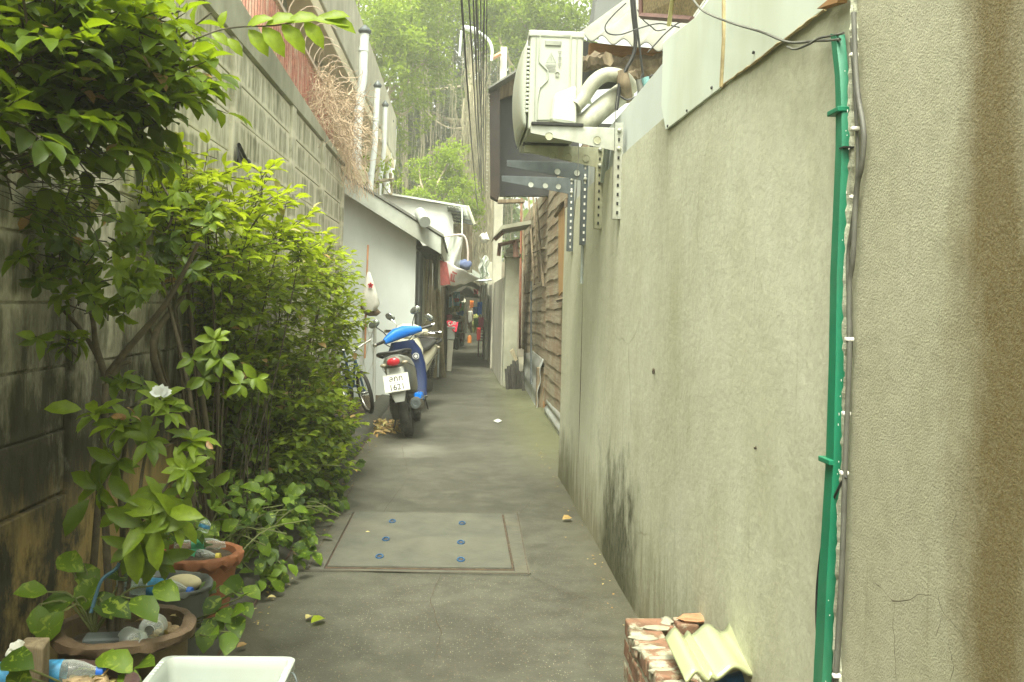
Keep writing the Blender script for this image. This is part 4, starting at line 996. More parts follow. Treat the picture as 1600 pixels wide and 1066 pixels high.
# ================================================================== MANHOLE COVER
mx0, mx1, my0, my1 = -.619, .277, 4.69, 5.895
mc = thing('manhole_cover', 'rectangular concrete drain cover set in the alley, with six blue lifting holes', 'drain cover', (-.16, 5.3, 0))
MB().bb(mx0-.010, mx1+.012, my0-.022, my1+.012, .001, .0085).build('gap_frame', M['gap'], mc)
rs = []
MB().bb(mx0, mx1, my0, my1, .002, .018).build('slab', M['slab'], mc, bevel=.004)
m_ = MB()
m_.bb(mx0-.10, mx0-.014, my0-.06, my1+.04, -.01, .0075); m_.bb(mx1+.014, mx1+.09, my0-.06, my1+.04, -.01, .0075); m_.bb(mx0-.013, mx1+.013, my0-.06, my0-.024, -.01, .0075); m_.bb(mx0-.013, mx1+.013, my1+.014, my1+.04, -.01, .0075); m_.build('surround', M['frameC'], mc)
for (x, y) in ((613, 815), (722, 818), (603, 843), (720, 848), (593, 870), (720, 875)):
    p = gz(x, y, .018); t_ = MB(); rr = []
    for k in range(18):
        a_ = 2*math.pi*k/18; rr.append(p+Vector((.017*math.cos(a_), .036*math.sin(a_), .002)))
    t_.tube(rr, .0045, 6, closed=True); t_.build('lifting_hole', M['bluepl'], mc, smooth=60)
    MB().lathe([(.001, .0015), (.014, .0015)], p, 12).build('hole_disc', M['gap'], mc)  # dark disc inside each blue ring
m_ = MB()
for i in range(26): m_.ell((random.uniform(mx0, mx1), my0-.012+random.uniform(-.004, .004), .008), (.02, .006, .004), 6, 4, jit=.3)
for i in range(50): m_.ell((mx1+.007+random.uniform(-.004, .004), random.uniform(my0, my1), .0085), (.005, .018, .003), 6, 4, jit=.3)
m_.build('rim_debris', M['soil'], mc)

# ================================================================== POTS
def pot(name, c, rt, rb_, h, mat, label, rimr=.02, rimh=.03, scallop=0, rimmat=None, filled=.8, fillmat='soil', bulge=0):
    c = Vector(c); t = thing(name, label, 'plant pot', tuple(c))
    prof = [(rb_*.9, 0), (rb_, .005)]+[(rb_+(rt-rb_)*k/8+bulge*math.sin(math.pi*k/8), h*k/8*.93) for k in range(1, 9)]+[(rt-.012, h*.94), (rb_*.9+(rt-rb_)*.7, h*filled*.9), (rb_*.8, h*.3)]
    MB().lathe(prof, c, 40).build('body', mat, t, smooth=50)
    def wob(i, a, r, z):
        if scallop: s_ = math.sin(a*scallop); return r+.004*s_*(1 if i in (1, 2) else .3), z+(.012*s_ if i in (0, 1) else (.004*s_ if i == 2 else 0))
        return r+.003*math.sin(a*5+i)+.0015*math.sin(a*13+i*2)+.001*math.sin(a*31), z+.003*math.sin(a*4)+(.004*math.sin(a*9)+.003*math.sin(a*23) if i in (0, 1) else .001*math.sin(a*19))
    rp = [(rt-.004, h-rimh), (rt+rimr, h-rimh*.7), (rt+rimr*1.1, h-rimh*.2), (rt+rimr*.5, h), (rt-.010, h-.004), (rt-.018, h-rimh)]
    MB().lathe(rp, c, 72, wob=wob).build('rim', rimmat or mat, t, smooth=50)
    MB().lathe([(.001, h*filled+.012), (rt*.5, h*filled+.01), (rt-.012, h*filled)], c, 24, wob=lambda i, a, r, z: (r, z+random.uniform(-.006, .006))).build('soil', M[fillmat], t, smooth=60)
    return t
cp1 = gz(311, 872, .30); cp1.z = .05
pot('terracotta_pot', cp1, .145, .105, .28, M['pot1'], 'orange terracotta pot with scalloped rim, holding empty bottles', .018, .05, 14, filled=.90)
cp2 = gz(258, 926, .30); cp2.z = .03
cp2.x += .0; cp2.z = .05
pot('grey_pot', cp2, .145, .11, .285, M['pot3'], 'dark grey plastic pot between the terracotta and brown pots', .008, .02, filled=.72)
cp3 = gz(195, 972, .33); cp3.z = .02
pot('brown_clay_pot', cp3, .178, .155, .31, M['pot2'], 'large brown clay pot with a thick worn rim, under the flowering plant', .022, .045, rimmat=M['pot2r'], filled=.82, bulge=.01)
cp4 = gz(102, 1068, .30); cp4.z = .0
pot('glazed_pot', cp4, .155, .12, .30, M['pot4'], 'dark purple glazed pot at the bottom left holding a wooden post', .022, .04, filled=.86, bulge=.02)
cpp = gz(524, 718, 0)
def bucket(c, r0, r1, h, mat, label, name):
    t = thing(name, label, 'plant pot', tuple(c)); MB().lathe([(r0*.9, 0), (r0, .0), (r1, h), (r1+.012, h), (r1+.012, h-.02), (r1+.002, h-.02)], c, 28).build('body', mat, t, smooth=40); MB().lathe([(.001, h-.05), (r1, h-.05)], c, 16).build('soil', M['soil'], t); return t
bucket(gz(527, 712)+Vector((-.10, .1, 0)), .085, .13, .34, M['purple'], 'tall purple pot half hidden by the bush, near the bicycle wheel', 'purple_pot')
bucket(gz(505, 725)+Vector((-.06, -.15, 0)), .07, .10, .24, M['pot1'], 'small terracotta pot in front of the purple pot under the bush', 'terracotta_pot')

# bottles
def bottle(c, d, ln, r, label, capm='bluecap', lab='bluelabel', roll=0):
    d = Vector(d).normalized(); c = Vector(c); q = d.to_track_quat('Z', 'Y').to_matrix()
    t = thing('plastic_bottle', label, 'bottle', tuple(c))
    prof = [(.001, 0), (r*.8, 0), (r, ln*.05)]
    for k in range(1, 9): prof.append((r*(1-.05*(k % 2)), ln*(.05+.62*k/9)))
    prof += [(r, ln*.68), (r*.8, ln*.80), (r*.42, ln*.92), (r*.38, ln*.96), (r*.38, ln)]
    MB().lathe(prof, c, 20, q).build('body', M['clear'], t, smooth=70)
    if lab: MB().lathe([(r*1.01, ln*.34), (r*1.02, ln*.35), (r*1.02, ln*.58), (r*1.01, ln*.59)], c, 20, q).build('label', M[lab], t, smooth=50)
    if capm: MB().lathe([(r*.36, ln*.955), (r*.50, ln*.955), (r*.50, ln*1.02), (r*.46, ln*1.03), (.001, ln*1.03)], c, 16, q).build('cap', M[capm], t, smooth=40)
    return t
z1 = .30
g1 = 'empty plastic bottles lying in the plant pots'
def bset(o): o['group'] = g1; return o
bset(bottle(cp1+Vector((-.12, .0, .25)), (1, -.1, .05), .20, .030, 'clear bottle with a yellow cap in the terracotta pot', 'yellowcap', 'greenlabel'))
bset(bottle(cp1+Vector((-.11, .06, .27)), (1, .15, .06), .19, .030, 'clear bottle with a teal label at the back of the terracotta pot', None, 'greenlabel'))
bset(bottle(cp1+Vector((.0, .04, .34)), (.3, .2, 1), .05, .022, 'small bottle neck with a blue label poking up from the terracotta pot', None, 'bluelabel'))
bset(bottle(cp2+Vector((-.10, -.05, .285)), (1, -.12, -.05), .205, .034, 'clear bottle with blue label and blue cap in the grey pot'))
bset(bottle(cp2+Vector((-.16, .01, .29)), (1, .1, .0), .12, .028, 'clear uncapped bottle at the left of the grey pot', None, None))
bset(bottle(cp3+Vector((.03, -.07, .29)), (.5, -.6, .1), .12, .030, 'clear bottle end facing forward in the brown clay pot', None, None))
bset(bottle(cp3+Vector((.09, .0, .30)), (.1, -.8, .15), .10, .036, 'larger clear bottle end at the right of the brown clay pot', None, None))
bset(bottle(cp4+Vector((-.17, .06, .30)), (1, .05, .02), .235, .032, 'clear bottle with a bright blue cap behind the wooden post'))
bset(bottle(cp4+Vector((-.22, -.05, .31)), (.7, .6, .02), .17, .040, 'wide clear bottle at the far bottom left corner', None, 'bluelabel'))
tag(MB().ell(cp2+Vector((.045, .06, .265)), (.06, .04, .03), 18, 12).build('foam_ball', M['cork'], smooth=80), 'cream coloured oval foam lump in the grey pot', 'foam')
tag(MB().box(cp3+Vector((-.03, -.08, .285)), (.11, .06, .03), Matrix.Rotation(.15, 3, 'Z')).build('dark_tray', M['pot3'], bevel=.008), 'dark grey plastic tray on the soil of the brown clay pot', 'tray')
# post in the glazed pot
pp_ = cp4+Vector((-.075, -.01, .0))
tag(MB().hexa([pp_+Vector((-.03, -.022, .2)), pp_+Vector((.03, -.022, .2)), pp_+Vector((.03, .022, .2)), pp_+Vector((-.03, .022, .2))], [pp_+Vector((-.032, -.02, .41)), pp_+Vector((.030, -.022, .40)), pp_+Vector((.03, .022, .415)), pp_+Vector((-.03, .022, .415))]).build('wooden_post', M['oldwood'], bevel=.004), 'short weathered wooden post standing in the glazed pot', 'post')
m_ = MB()
for i in range(14): m_.ell(pp_+Vector((-.035+random.uniform(-.008, .016), -.02, .405-.008*i+random.uniform(-.01, .01))), (.018, .012, .013), 7, 5, jit=.4)
tag(m_.build('plaster_lump', M['bag'], smooth=60), 'pale crumpled lump stuck to the top of the wooden post', 'lump')
L = []
dl = MB()
for i in range(70):
    a_ = random.uniform(0, 6.28); r_ = .13*math.sqrt(random.random()); L.append((cp4+Vector((r_*math.cos(a_)+.02, r_*math.sin(a_), .27+random.uniform(0, .02))), rv()*Vector((1, 1, .3)), Vector((0, 0, 1))+rv()*.5, random.uniform(.025, .05), random.uniform(.015, .03), random.random()))
for i in range(26):
    a_ = random.uniform(-1, 1.4); r_ = .10+.05*random.random(); L.append((cp3+Vector((r_*math.cos(a_), r_*math.sin(a_), .275+random.uniform(0, .02))), rv()*Vector((1, 1, .3)), Vector((0, 0, 1))+rv()*.5, random.uniform(.02, .04), random.uniform(.015, .025), random.random()))
leafset(dl, L); tag(dl.build('dead_leaves', M['leafdead']), kind='stuff')
m_ = MB()
for i in range(9): m_.ell(cp4+Vector((.04+random.uniform(-.04, .05), random.uniform(-.07, .05), .285)), (.024, .022, .018), 8, 6, jit=.25)
for i in range(14): m_.ell(cp3+Vector((.115+random.uniform(-.02, .03), random.uniform(-.02, .06), .285)), (.016, .014, .01), 7, 5, jit=.25)
tag(m_.build('bark_chips', simple('bark_chip', (.33, .24, .13), .9, 0, .35, 30, .4), smooth=60), kind='stuff')

# white box
wbx = thing('white_box', 'open white plastic box with a wire handle, at the bottom of the picture', 'box', (-.65, 2.3, 0))
z_ = .30; a, b = gz(256, 1024, z_), gz(463, 1027, z_)
wx0, wx1, wyb, wyf = a.x, b.x, a.y, a.y-.55
def rr(x0, x1, y0, y1, z, r=.025, n=5):
    out = []
    for cx, cy, s0 in ((x1-r, y1-r, 0), (x0+r, y1-r, 90), (x0+r, y0+r, 180), (x1-r, y0+r, 270)):
        for k in range(n+1): t_ = R(s0+90*k/n); out.append(Vector((cx+r*math.cos(t_), cy+r*math.sin(t_), z)))
    return out
def ins(d, z): return rr(wx0+d, wx1-d, wyf+d, wyb-d, z)
MB().rings([ins(.045, 0), ins(.022, z_-.03), ins(.004, z_-.028), ins(0, z_-.026), ins(0, z_-.003), ins(.003, z_), ins(.016, z_), ins(.019, z_-.004), ins(.024, z_-.03), ins(.05, .01)]).build('body', M['wplas'], wbx, smooth=40)
m_ = MB()
for i in range(5): m_.box((wx0+.011, wyb-.06-.02*i, z_+.0015), (.012, .012, .002))
for i in range(3): m_.box((wx1-.011, wyb-.10-.02*i, z_+.0015), (.010, .012, .002))
m_.build('rim_mark', simple('rim_mark', (.6, .64, .6), .5), wbx)
m_ = MB(); hx = wx1+.003; m_.tube(smoothpts([(hx, wyb-.09, z_-.012), (hx+.008, wyb-.10, z_-.014), (hx+.016, wyb-.11, z_-.03), (hx+.014, wyb-.115, z_-.055), (hx-.002, wyb-.12, z_-.06), (hx-.012, wyb-.12, z_-.055)], 5), .0028, 8); m_.build('wire_handle', M['dsteel'], wbx, smooth=60)

# ================================================================== PLANTS
def stemtube(mb, pts, r0, r1, n=7, k=5):
    P = smoothpts(pts, k); mb.tube(P, [r0+(r1-r0)*i/(len(P)-1) for i in range(len(P))], n)
# potted flowering plant (foreground)
base = cp3+Vector((-.02, .0, .27)); YB = base.y
fp = thing('flowering_plant', 'leafy potted shrub with one white flower, growing from the brown clay pot', 'plant', tuple(base))
L = []; st = MB()
def P3(x, y, dy=0): return at(x, y, YB+dy)
stemtube(st, [base, P3(192, 850), P3(188, 760, .02), P3(196, 700, .03), P3(205, 655, .02)], .010, .005)
stemtube(st, [base+Vector((.01, 0, 0)), P3(215, 820, -.02), P3(222, 740, -.03), P3(238, 670, -.02), P3(250, 622, -.03)], .006, .004)
stemtube(st, [P3(215, 820, -.02), P3(240, 790, -.05), P3(270, 745, -.04), P3(300, 700, 0)], .005, .003)
stemtube(st, [base+Vector((-.03, .03, -.02)), P3(165, 820, .06), P3(160, 740, .08), P3(165, 600, .12)], .012, .010)
st.build('stem', M['bark'], fp, smooth=60)
for (x, y, dy, n, ln, ti, ax) in ((150, 648, .02, 9, .085, .8, (-.3, -.3, 1)), (180, 668, 0, 9, .07, .75, (0, -.4, 1)), (250, 628, -.03, 11, .085, .9, (.2, -.4, 1)), (262, 645, -.05, 8, .08, .7, (.6, -.5, .6)), (205, 665, .02, 8, .09, .55, (0, -.5, .5)),
                          (232, 690, -.03, 7, .085, .6, (.2, -.7, .6)), (300, 690, 0, 11, .08, .75, (.3, -.4, 1)), (318, 705, .02, 7, .07, .8, (.5, -.3, .8)), (290, 735, -.05, 10, .075, .85, (.2, -.8, .7)), (250, 780, -.06, 5, .10, .65, (.3, -.8, .5)),
                          (205, 790, -.04, 5, .11, .5, (-.2, -.7, .4)), (160, 760, .03, 7, .10, .3, (-.3, -.6, .0)), (230, 820, -.08, 5, .125, .6, (.2, -.8, .3)), (270, 810, -.06, 6, .11, .75, (.7, -.5, .5)), (185, 720, .02, 7, .095, .35, (-.2, -.6, .1)),
                          (215, 850, -.05, 7, .11, .3, (0, -.6, .1)), (300, 745, .05, 7, .09, .4, (.4, -.3, .1)), (245, 868, -.04, 6, .09, .25, (.2, -.5, 0)), (330, 760, .08, 5, .08, .35, (.5, -.2, 0)), (170, 700, .06, 5, .09, .3, (-.5, -.3, 0))):
    rosette(L, P3(x, y, dy), ax, n, ln, ti, .35, .42)
for (x, y, dx, dz, ln, ti) in ((213, 840, .1, -1, .13, .9), (140, 780, -.5, -.8, .12, .25), (128, 640, -1, .1, .10, .9), (262, 800, 1, .0, .11, .95), (190, 795, 1, .1, .13, .9), (245, 825, .1, -1, .12, .9)):
    p = P3(x, y, -.08); L.append((p, Vector((dx, -.35, dz)), Vector((.0, -1, .5)), ln, ln*.45, ti))
lm = MB(); leafset(lm, L); lm.build('foliage', M['leafpot'], fp, smooth=80)
m_ = MB(); pc = P3(252, 618, -.06)
L = []
for i in range(9): a_ = i*2.4; L.append((pc, Vector((math.cos(a_), -.5+.3*math.sin(a_*3), .35+.7*abs(math.sin(a_)))), Vector((0, -1, .6)), .034, .026, .5))
leafset(m_, L); m_.build('flower', M['petal'], fp, smooth=60)
L = []
for (x, y) in ((322, 690), (324, 688), (205, 650), (196, 655), (210, 648), (192, 652)):
    L.append((P3(x, y, -.04), rv(), rv(), .035, .02, random.random()*.5))
m_ = MB(); leafset(m_, L); m_.build('withered_leaf', M['leafdead'], fp)
# blue cord tied round the stem
(MB().tube(smoothpts([P3(186, 880, -.03), P3(180, 890, -.04), P3(160, 905, -.05), P3(150, 930, -.06), P3(142, 958, -.08)], 5), .005, 5).build('blue_cord', simple('blue_cord', (.05, .12, .17), .7, 0, .2, 20), fp, smooth=50))
# pothos in pots
def heart(L, p, d, up, ln, ti): L.append((p, d, up, ln, ln*.72, ti))
def pothos(name, label, spots, basept, ln):
    t = thing(name, label, 'plant', tuple(basept)); L = []; s_ = MB()
    for (x, y, Y, dx, dz) in spots:
        p = at(x, y, Y); stemtube(s_, [Vector(basept), (Vector(basept)+p)/2+Vector((0, 0, .05)), p], .004, .0025, 5, 4)
        heart(L, p, Vector((dx, -.5, dz)), Vector((.1, -.7, .8))+rv()*.2, ln*random.uniform(.85, 1.15), random.random())
    s_.build('stem', M['stem'], t, smooth=60); m = MB(); leafset(m, L); m.build('foliage', M['leafvar'], t, smooth=80); return t
yb = YB
pothos('pothos_plant', 'variegated creeper with heart shaped leaves in the brown clay pot', [(90, 870, yb, .9, -.2), (130, 880, yb+.03, .5, -.7), (118, 935, yb-.05, -1, -.3), (150, 925, yb-.03, .7, -.6), (75, 925, yb-.08, -.8, .2), (160, 940, yb-.12, 1, -.2), (205, 935, yb-.15, .8, -.3), (240, 915, yb-.05, .9, -.2), (60, 945, yb-.1, .3, -.9), (100, 955, yb-.1, -.5, -.7), (215, 900, yb+.03, -.6, .2), (148, 900, yb, -.2, -.8)], cp3+Vector((-.08, -.02, .28)), .10)
pothos('pothos_plant', 'variegated creeper leaves low beside the glazed pot', [(150, 1030, 2.62, 1, .1), (170, 1020, 2.62, .8, -.3), (185, 1055, 2.6, .9, -.2), (5, 1030, 2.4, .8, .1), (15, 1050, 2.4, .7, -.2), (215, 1040, 2.75, .5, .3)], cp4+Vector((.12, .2, .02)), .09)
sp = []
for i in range(16):
    x = random.uniform(335, 392); y = 905+random.random()*95; sp.append((x-((y-890)*.25), y, 3.45-(y-895)*.0045+random.uniform(-.04, .04), random.uniform(-.4, 1), random.uniform(-.5, .4)))
pothos('pothos_plant', 'variegated creeper spilling onto the kerb beside the grey and terracotta pots', sp, (-.98, 3.35, .04), .085)
# ground creeper along the kerb
gcr = thing('creeper_patch', 'mass of glossy green creeper spreading along the kerb below the bush', 'plant', (-1.0, 5, .04)); L = []; s_ = MB()
for i in range(1400):
    y = random.uniform(3.7, 7.4); edge = (-.80 if y > 4.15 else -.96)-.06*math.sin(y*5)-.01*(y-4); x = random.uniform(-1.28, edge+.05)
    hgt = .05+.42*random.random()*min(1, (edge+.25-x)*2.5+.15) if x < edge else .05+.06*random.random()
    p = Vector((x, y, max(.05, hgt))); d = Vector((random.uniform(-.3, 1), random.uniform(-1.1, .5), random.uniform(-.7, .4)))
    heart(L, p, d, Vector((.35, -.5, 1))+rv()*.4, random.uniform(.045, .085), random.random())
for i in range(60):
    y = random.uniform(3.9, 6.7); x = random.uniform(-1.2, -.95); p = Vector((x, y, .08)); q = p+Vector((random.uniform(.1, .35), random.uniform(-.4, .4), random.uniform(-.02, .3)))
    stemtube(s_, [p, (p+q)/2+Vector((0, 0, .1)), q], .004, .003, 5, 4)
for (a1, b1) in (((440, 812), (500, 838)), ((450, 800), (512, 805)), ((470, 820), (505, 815))):
    p, q = gz(*a1, .06), gz(*b1, .03); stemtube(s_, [p, (p+q)/2+Vector((0, 0, .03)), q], .003, .002, 5, 4)
    heart(L, q, Vector((1, -.2, .1)), Vector((0, 0, 1)), .07, .7); heart(L, (p+q)/2+Vector((0, 0, .03)), Vector((.3, -1, .1)), Vector((0, 0, 1)), .06, .6)
s_.build('stem', M['stem'], gcr, smooth=60); m = MB(); leafset(m, L); m.build('foliage', M['leafvar'], gcr, smooth=80)

def shrub(name, label, cat, basept, clumps, mat, ln, leafn, mode='spray', trunks=(), tr=.02, wr=.45, branches=True, step=.5, cl=.5, droop=.25, twigr=.0022):
    """clumps: (px,py,Y, rx,ry,rz, twigs, tint)"""
    basept = Vector(basept); t = thing(name, label, cat, tuple(basept)); L = []; s_ = MB(); tw = MB()
    for pts in trunks: stemtube(s_, pts, tr, tr*.45, 8)
    for (px, py, Y, rx, ry, rz, n, ti) in clumps:
        c = at(px, py, Y)
        if branches:
            mid = basept.lerp(c, .5)+Vector((random.uniform(-.06, .06), random.uniform(-.1, .1), random.uniform(-.02, .1)))
            stemtube(s_, [basept, mid, c], tr*.35, .003, 6)
        for i in range(n):
            d = rv(); rad = random.random()**(1/2.2); p = c+Vector((d.x*rx*rad, d.y*ry*rad, d.z*rz*rad))
            if p.x < LX+.03: p.x = LX+.03+random.random()*.05
            if p.z < .05: continue
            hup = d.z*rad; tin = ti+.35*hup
            out = (Vector((d.x+.35, d.y-.25, d.z*.6+.45))+rv()*.5).normalized()
            if mode == 'ros': rosette(L, p, out, leafn, ln, tin, droop, wr); tw.tube([p-out*ln*.9+rv()*.01, p], twigr, 4)
            else:
                pts = spray(L, p-out*(leafn*ln*step*.55), out, leafn, ln, ln*step, tin, wr, droop); tw.tube(pts, [twigr]*(len(pts)-1)+[twigr*.5], 3, cap=False)
    DL = [l for l in L if random.random() < .022]; dm = MB(); leafset(dm, DL)
    ids = set(map(id, DL)); L = [l for l in L if id(l) not in ids]
    if DL: tag(dm.build('withered_leaves', M['leafdead'], t, smooth=80), kind='stuff')
    if s_.v: s_.build('trunk', M['bark'], t, smooth=60)
    tag(tw.build('twigs', M['twig'], t), kind='stuff')
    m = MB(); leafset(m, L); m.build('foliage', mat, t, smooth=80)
    return t
# tree overhanging at top left
ob = Vector((LX-.15, 2.3, 3.1))
t = shrub('overhanging_tree', 'dark green big leaved tree branch hanging over the wall at the top left', 'tree', (LX+.05, 2.2, 2.9),
      [(40, 60, 2.6, .20, .35, .22, 32, .35), (130, 40, 2.7, .20, .35, .16, 30, .4), (220, 70, 2.8, .14, .25, .14, 26, .4), (60, 150, 2.5, .20, .35, .16, 30, .25), (165, 125, 2.7, .18, .3, .13, 26, .35), (245, 120, 2.8, .12, .22, .11, 18, .4),
       (30, 225, 2.5, .14, .25, .06, 8, .25), (150, 205, 2.7, .14, .3, .06, 8, .3), (200, 170, 2.8, .06, .15, .05, 4, .35), (290, 110, 2.9, .06, .1, .10, 5, .4), (-40, 120, 2.4, .2, .3, .35, 14, .3), (80, 0, 2.7, .3, .4, .12, 16, .55), (220, 10, 2.8, .12, .3, .06, 5, .55)],
      M['leafbig'], .088, 6, 'spray', tr=.016, step=.45, wr=.5, droop=.45, twigr=.0025)
s_ = MB(); L = []
def Pb(x, y, Y=2.8): return at(x, y, Y)
for pts in ([(120, 180), (190, 135), (260, 75), (330, 20)], [(60, 180), (150, 160), (230, 120), (300, 95)], [(90, 90), (180, 60), (260, 25), (290, 14)], [(180, 60), (205, 75), (240, 70), (280, 66)]):
    stemtube(s_, [Pb(*p) for p in pts], .005, .0025, 6, 4)
tw = [Pb(290, 68), Pb(340, 48, 2.85), Pb(380, 42, 2.9), Pb(430, 40, 2.92), Pb(480, 32, 2.95), Pb(515, 30, 2.95)]
stemtube(s_, tw, .003, .0015, 6, 4)
for (x, y, dx, dz, ln) in ((330, 52, .9, -.5, .06), (345, 45, .2, .9, .05), (385, 44, .5, .25, .075), (388, 46, .6, -.7, .085), (410, 42, .6, -.7, .095), (415, 40, 1, .35, .09), (440, 38, .7, -.75, .095), (448, 36, 1, .25, .09), (475, 34, .6, -.7, .085), (490, 32, 1, .0, .10), (512, 30, 1, -.35, .08), (505, 30, 1, .25, .07), (355, 60, .6, -.6, .06), (310, 60, .4, -.8, .09)):
    L.append((Pb(x, y, 2.92), Vector((dx, -.1, dz)), Vector((-.1, -.9, .55)), ln*1.15, ln*.58, .95))
s_.build('branch', M['twig'], t, smooth=60); m = MB(); leafset(m, L); m.build('leaf_sprig', M['leafbig'], t, smooth=80)
# bare twigs tangle at left
m_ = MB()
for i in range(22):
    p = at(random.uniform(-20, 60), random.uniform(240, 330), random.uniform(2.5, 2.8)); d = Vector((1, random.uniform(-.4, .4), random.uniform(-.6, .2))).normalized(); pts = [p]
    for k in range(6): d = (d+rv()*.25).normalized(); pts.append(pts[-1]+d*.045)
    m_.tube(pts, .0012, 3, cap=False)
m_.build('bare_twigs', M['twig'], t)

# shrub with rosettes at left
trb = Vector((-1.18, 3.15, .05))
def Q(x, y, Y=3.2): return at(x, y, Y)
shrub('rosette_shrub', 'slender shrub with rosettes of mid green leaves against the dark block wall', 'shrub', trb,
      [(70, 395, 3.0, .12, .15, .06, 8, .5), (20, 410, 2.9, .10, .12, .06, 6, .45), (130, 400, 3.1, .12, .15, .06, 8, .6), (180, 360, 3.2, .14, .15, .07, 10, .65), (60, 350, 3.0, .15, .15, .07, 9, .5), (150, 470, 3.1, .12, .10, .04, 7, .55), (205, 470, 3.2, .10, .10, .06, 9, .55),
       (110, 535, 3.1, .06, .08, .03, 4, .55), (215, 600, 3.2, .08, .1, .03, 4, .4), (10, 520, 2.9, .02, .04, .02, 1, .8), (240, 430, 3.3, .08, .1, .06, 6, .6), (110, 320, 3.1, .16, .2, .07, 10, .6), (30, 320, 3.0, .12, .2, .07, 7, .45), (150, 430, 3.1, .1, .1, .04, 6, .6)],
      M['leafpot'], .062, 6, 'ros', trunks=[[trb, Q(165, 640), Q(165, 590), Q(130, 520), Q(70, 455)], [Q(165, 590), Q(150, 540), Q(145, 500), Q(130, 440)], [Q(165, 590), Q(200, 545), Q(255, 480), Q(290, 420), Q(310, 380)], [Q(172, 590), Q(190, 570), Q(205, 565)]], tr=.013, branches=False, droop=.4)
# lime shrub
lb = Vector((-1.15, 4.6, .05))
shrub('lime_shrub', 'bright lime green shrub rising highest against the block wall', 'shrub', lb,
      [(290, 225, 4.4, .05, .1, .08, 3, .9), (260, 280, 4.3, .16, .2, .08, 9, .85), (330, 265, 4.5, .13, .2, .06, 9, .95), (240, 330, 4.2, .22, .25, .10, 20, .7), (320, 320, 4.4, .20, .25, .10, 22, .8), (390, 330, 4.8, .16, .3, .10, 18, .85), (440, 360, 5.2, .16, .3, .10, 18, .85), (290, 370, 4.2, .2, .25, .08, 16, .55),
       (370, 380, 4.6, .2, .3, .10, 20, .65), (470, 390, 5.5, .12, .25, .08, 12, .75), (200, 300, 4.0, .15, .2, .08, 10, .65), (170, 330, 3.9, .12, .2, .08, 8, .6), (330, 415, 4.3, .15, .2, .07, 10, .35), (265, 400, 4.0, .1, .1, .08, 5, .15), (410, 300, 4.9, .1, .2, .06, 5, .95)],
      M['leaflime'], .075, 7, 'spray', trunks=[[lb, Vector((-1.15, 4.5, .6)), at(300, 520, 4.4), at(290, 400, 4.3)], [Vector((-1.15, 4.5, .5)), at(240, 560, 4.0), at(280, 470, 4.2), at(330, 400, 4.4)]], tr=.018, wr=.5, droop=.2)
rsd = thing('rosette_sprig', 'cluster of broad dark drooping leaves in front of the lime shrub', 'plant', tuple(at(250, 560, 3.9))); L = []; s_ = MB()
stemtube(s_, [Vector((-1.1, 4.1, .05)), at(300, 650, 4.0), at(265, 480, 4.0), at(245, 400, 3.95), at(270, 330, 3.9), at(240, 265, 3.9)], .010, .004)
for (x, y, n, ti) in ((265, 375, 9, .15), (248, 395, 7, .1), (300, 420, 7, .2), (330, 350, 5, .35), (230, 262, 7, .9), (275, 300, 6, .8), (330, 330, 5, .8), (255, 330, 6, .6), (335, 530, 8, .75), (345, 560, 8, .6), (375, 600, 7, .8), (320, 590, 7, .5), (400, 590, 4, .7), (300, 560, 5, .4)): rosette(L, at(x, y, 3.9), (.1, -.6, .3), n, .075, ti, .9, .5)
s_.build('stem', M['bark'], rsd, smooth=60); m = MB(); leafset(m, L); m.build('foliage', M['leafpot'], rsd, smooth=80)
# dense bush
db = Vector((-1.1, 6.2, .05))
cl = []
for (px, py, Y, rx, ry, rz, n, ti) in ((370, 450, 5.0, .28, .4, .22, 130, .5), (440, 440, 5.8, .26, .4, .22, 130, .62), (500, 430, 6.6, .20, .4, .20, 110, .7), (520, 500, 7.0, .18, .4, .22, 100, .66), (440, 530, 5.8, .28, .4, .25, 150, .45), (350, 540, 4.8, .2, .35, .2, 60, .25),
       (500, 590, 7.0, .22, .4, .25, 190, .6), (430, 620, 5.6, .28, .4, .25, 210, .3), (480, 660, 6.4, .24, .4, .22, 190, .42), (410, 710, 5.3, .24, .3, .2, 110, .22), (475, 730, 6.0, .22, .3, .16, 120, .38), (530, 680, 7.2, .12, .3, .2, 60, .55), (360, 590, 4.9, .18, .3, .2, 60, .35), (530, 520, 7.6, .06, .3, .18, 26, .8), (516, 625, 7.6, .08, .3, .10, 26, .8), (330, 480, 4.6, .14, .2, .14, 40, .35), (340, 640, 4.7, .12, .25, .25, 25, .1), (530, 440, 7.8, .06, .2, .08, 10, .9), (548, 665, 8.2, .05, .1, .03, 4, .9)):
    cl.append((px, py, Y, rx, ry, rz, int(n*.8), ti+.12))
shrub('dense_bush', 'large dense bush of small green leaves filling the left side of the alley', 'bush', db, cl, M['leafbush'], .058, 6, 'spray', trunks=[[Vector((-1.1, 4.9, .05)), at(325, 640, 4.9), at(322, 560, 4.9)], [Vector((-1.05, 5.6, .05)), at(400, 650, 5.6), at(430, 520, 5.8)], [Vector((-1.05, 6.8, .05)), at(470, 600, 6.6), at(500, 480, 6.8)], [Vector((-1.0, 5.2, .05)), at(385, 700, 5.2), at(380, 560, 5.2)]], tr=.016, wr=.62, step=.62, droop=.3, twigr=.0013)
m_ = MB()
for i in range(30):
    y = random.uniform(4.6, 6.6); p = Vector((random.uniform(-1.2, -.95), y, .05)); pts = [p]; 
    for k in range(8): pts.append(pts[-1]+Vector((random.uniform(-.02, .025), random.uniform(-.03, .03), .10)))
    m_.tube(pts, [.005-.0004*k for k in range(9)], 4, cap=False)
tag(m_.build('stem_thicket', M['twig']), kind='stuff')

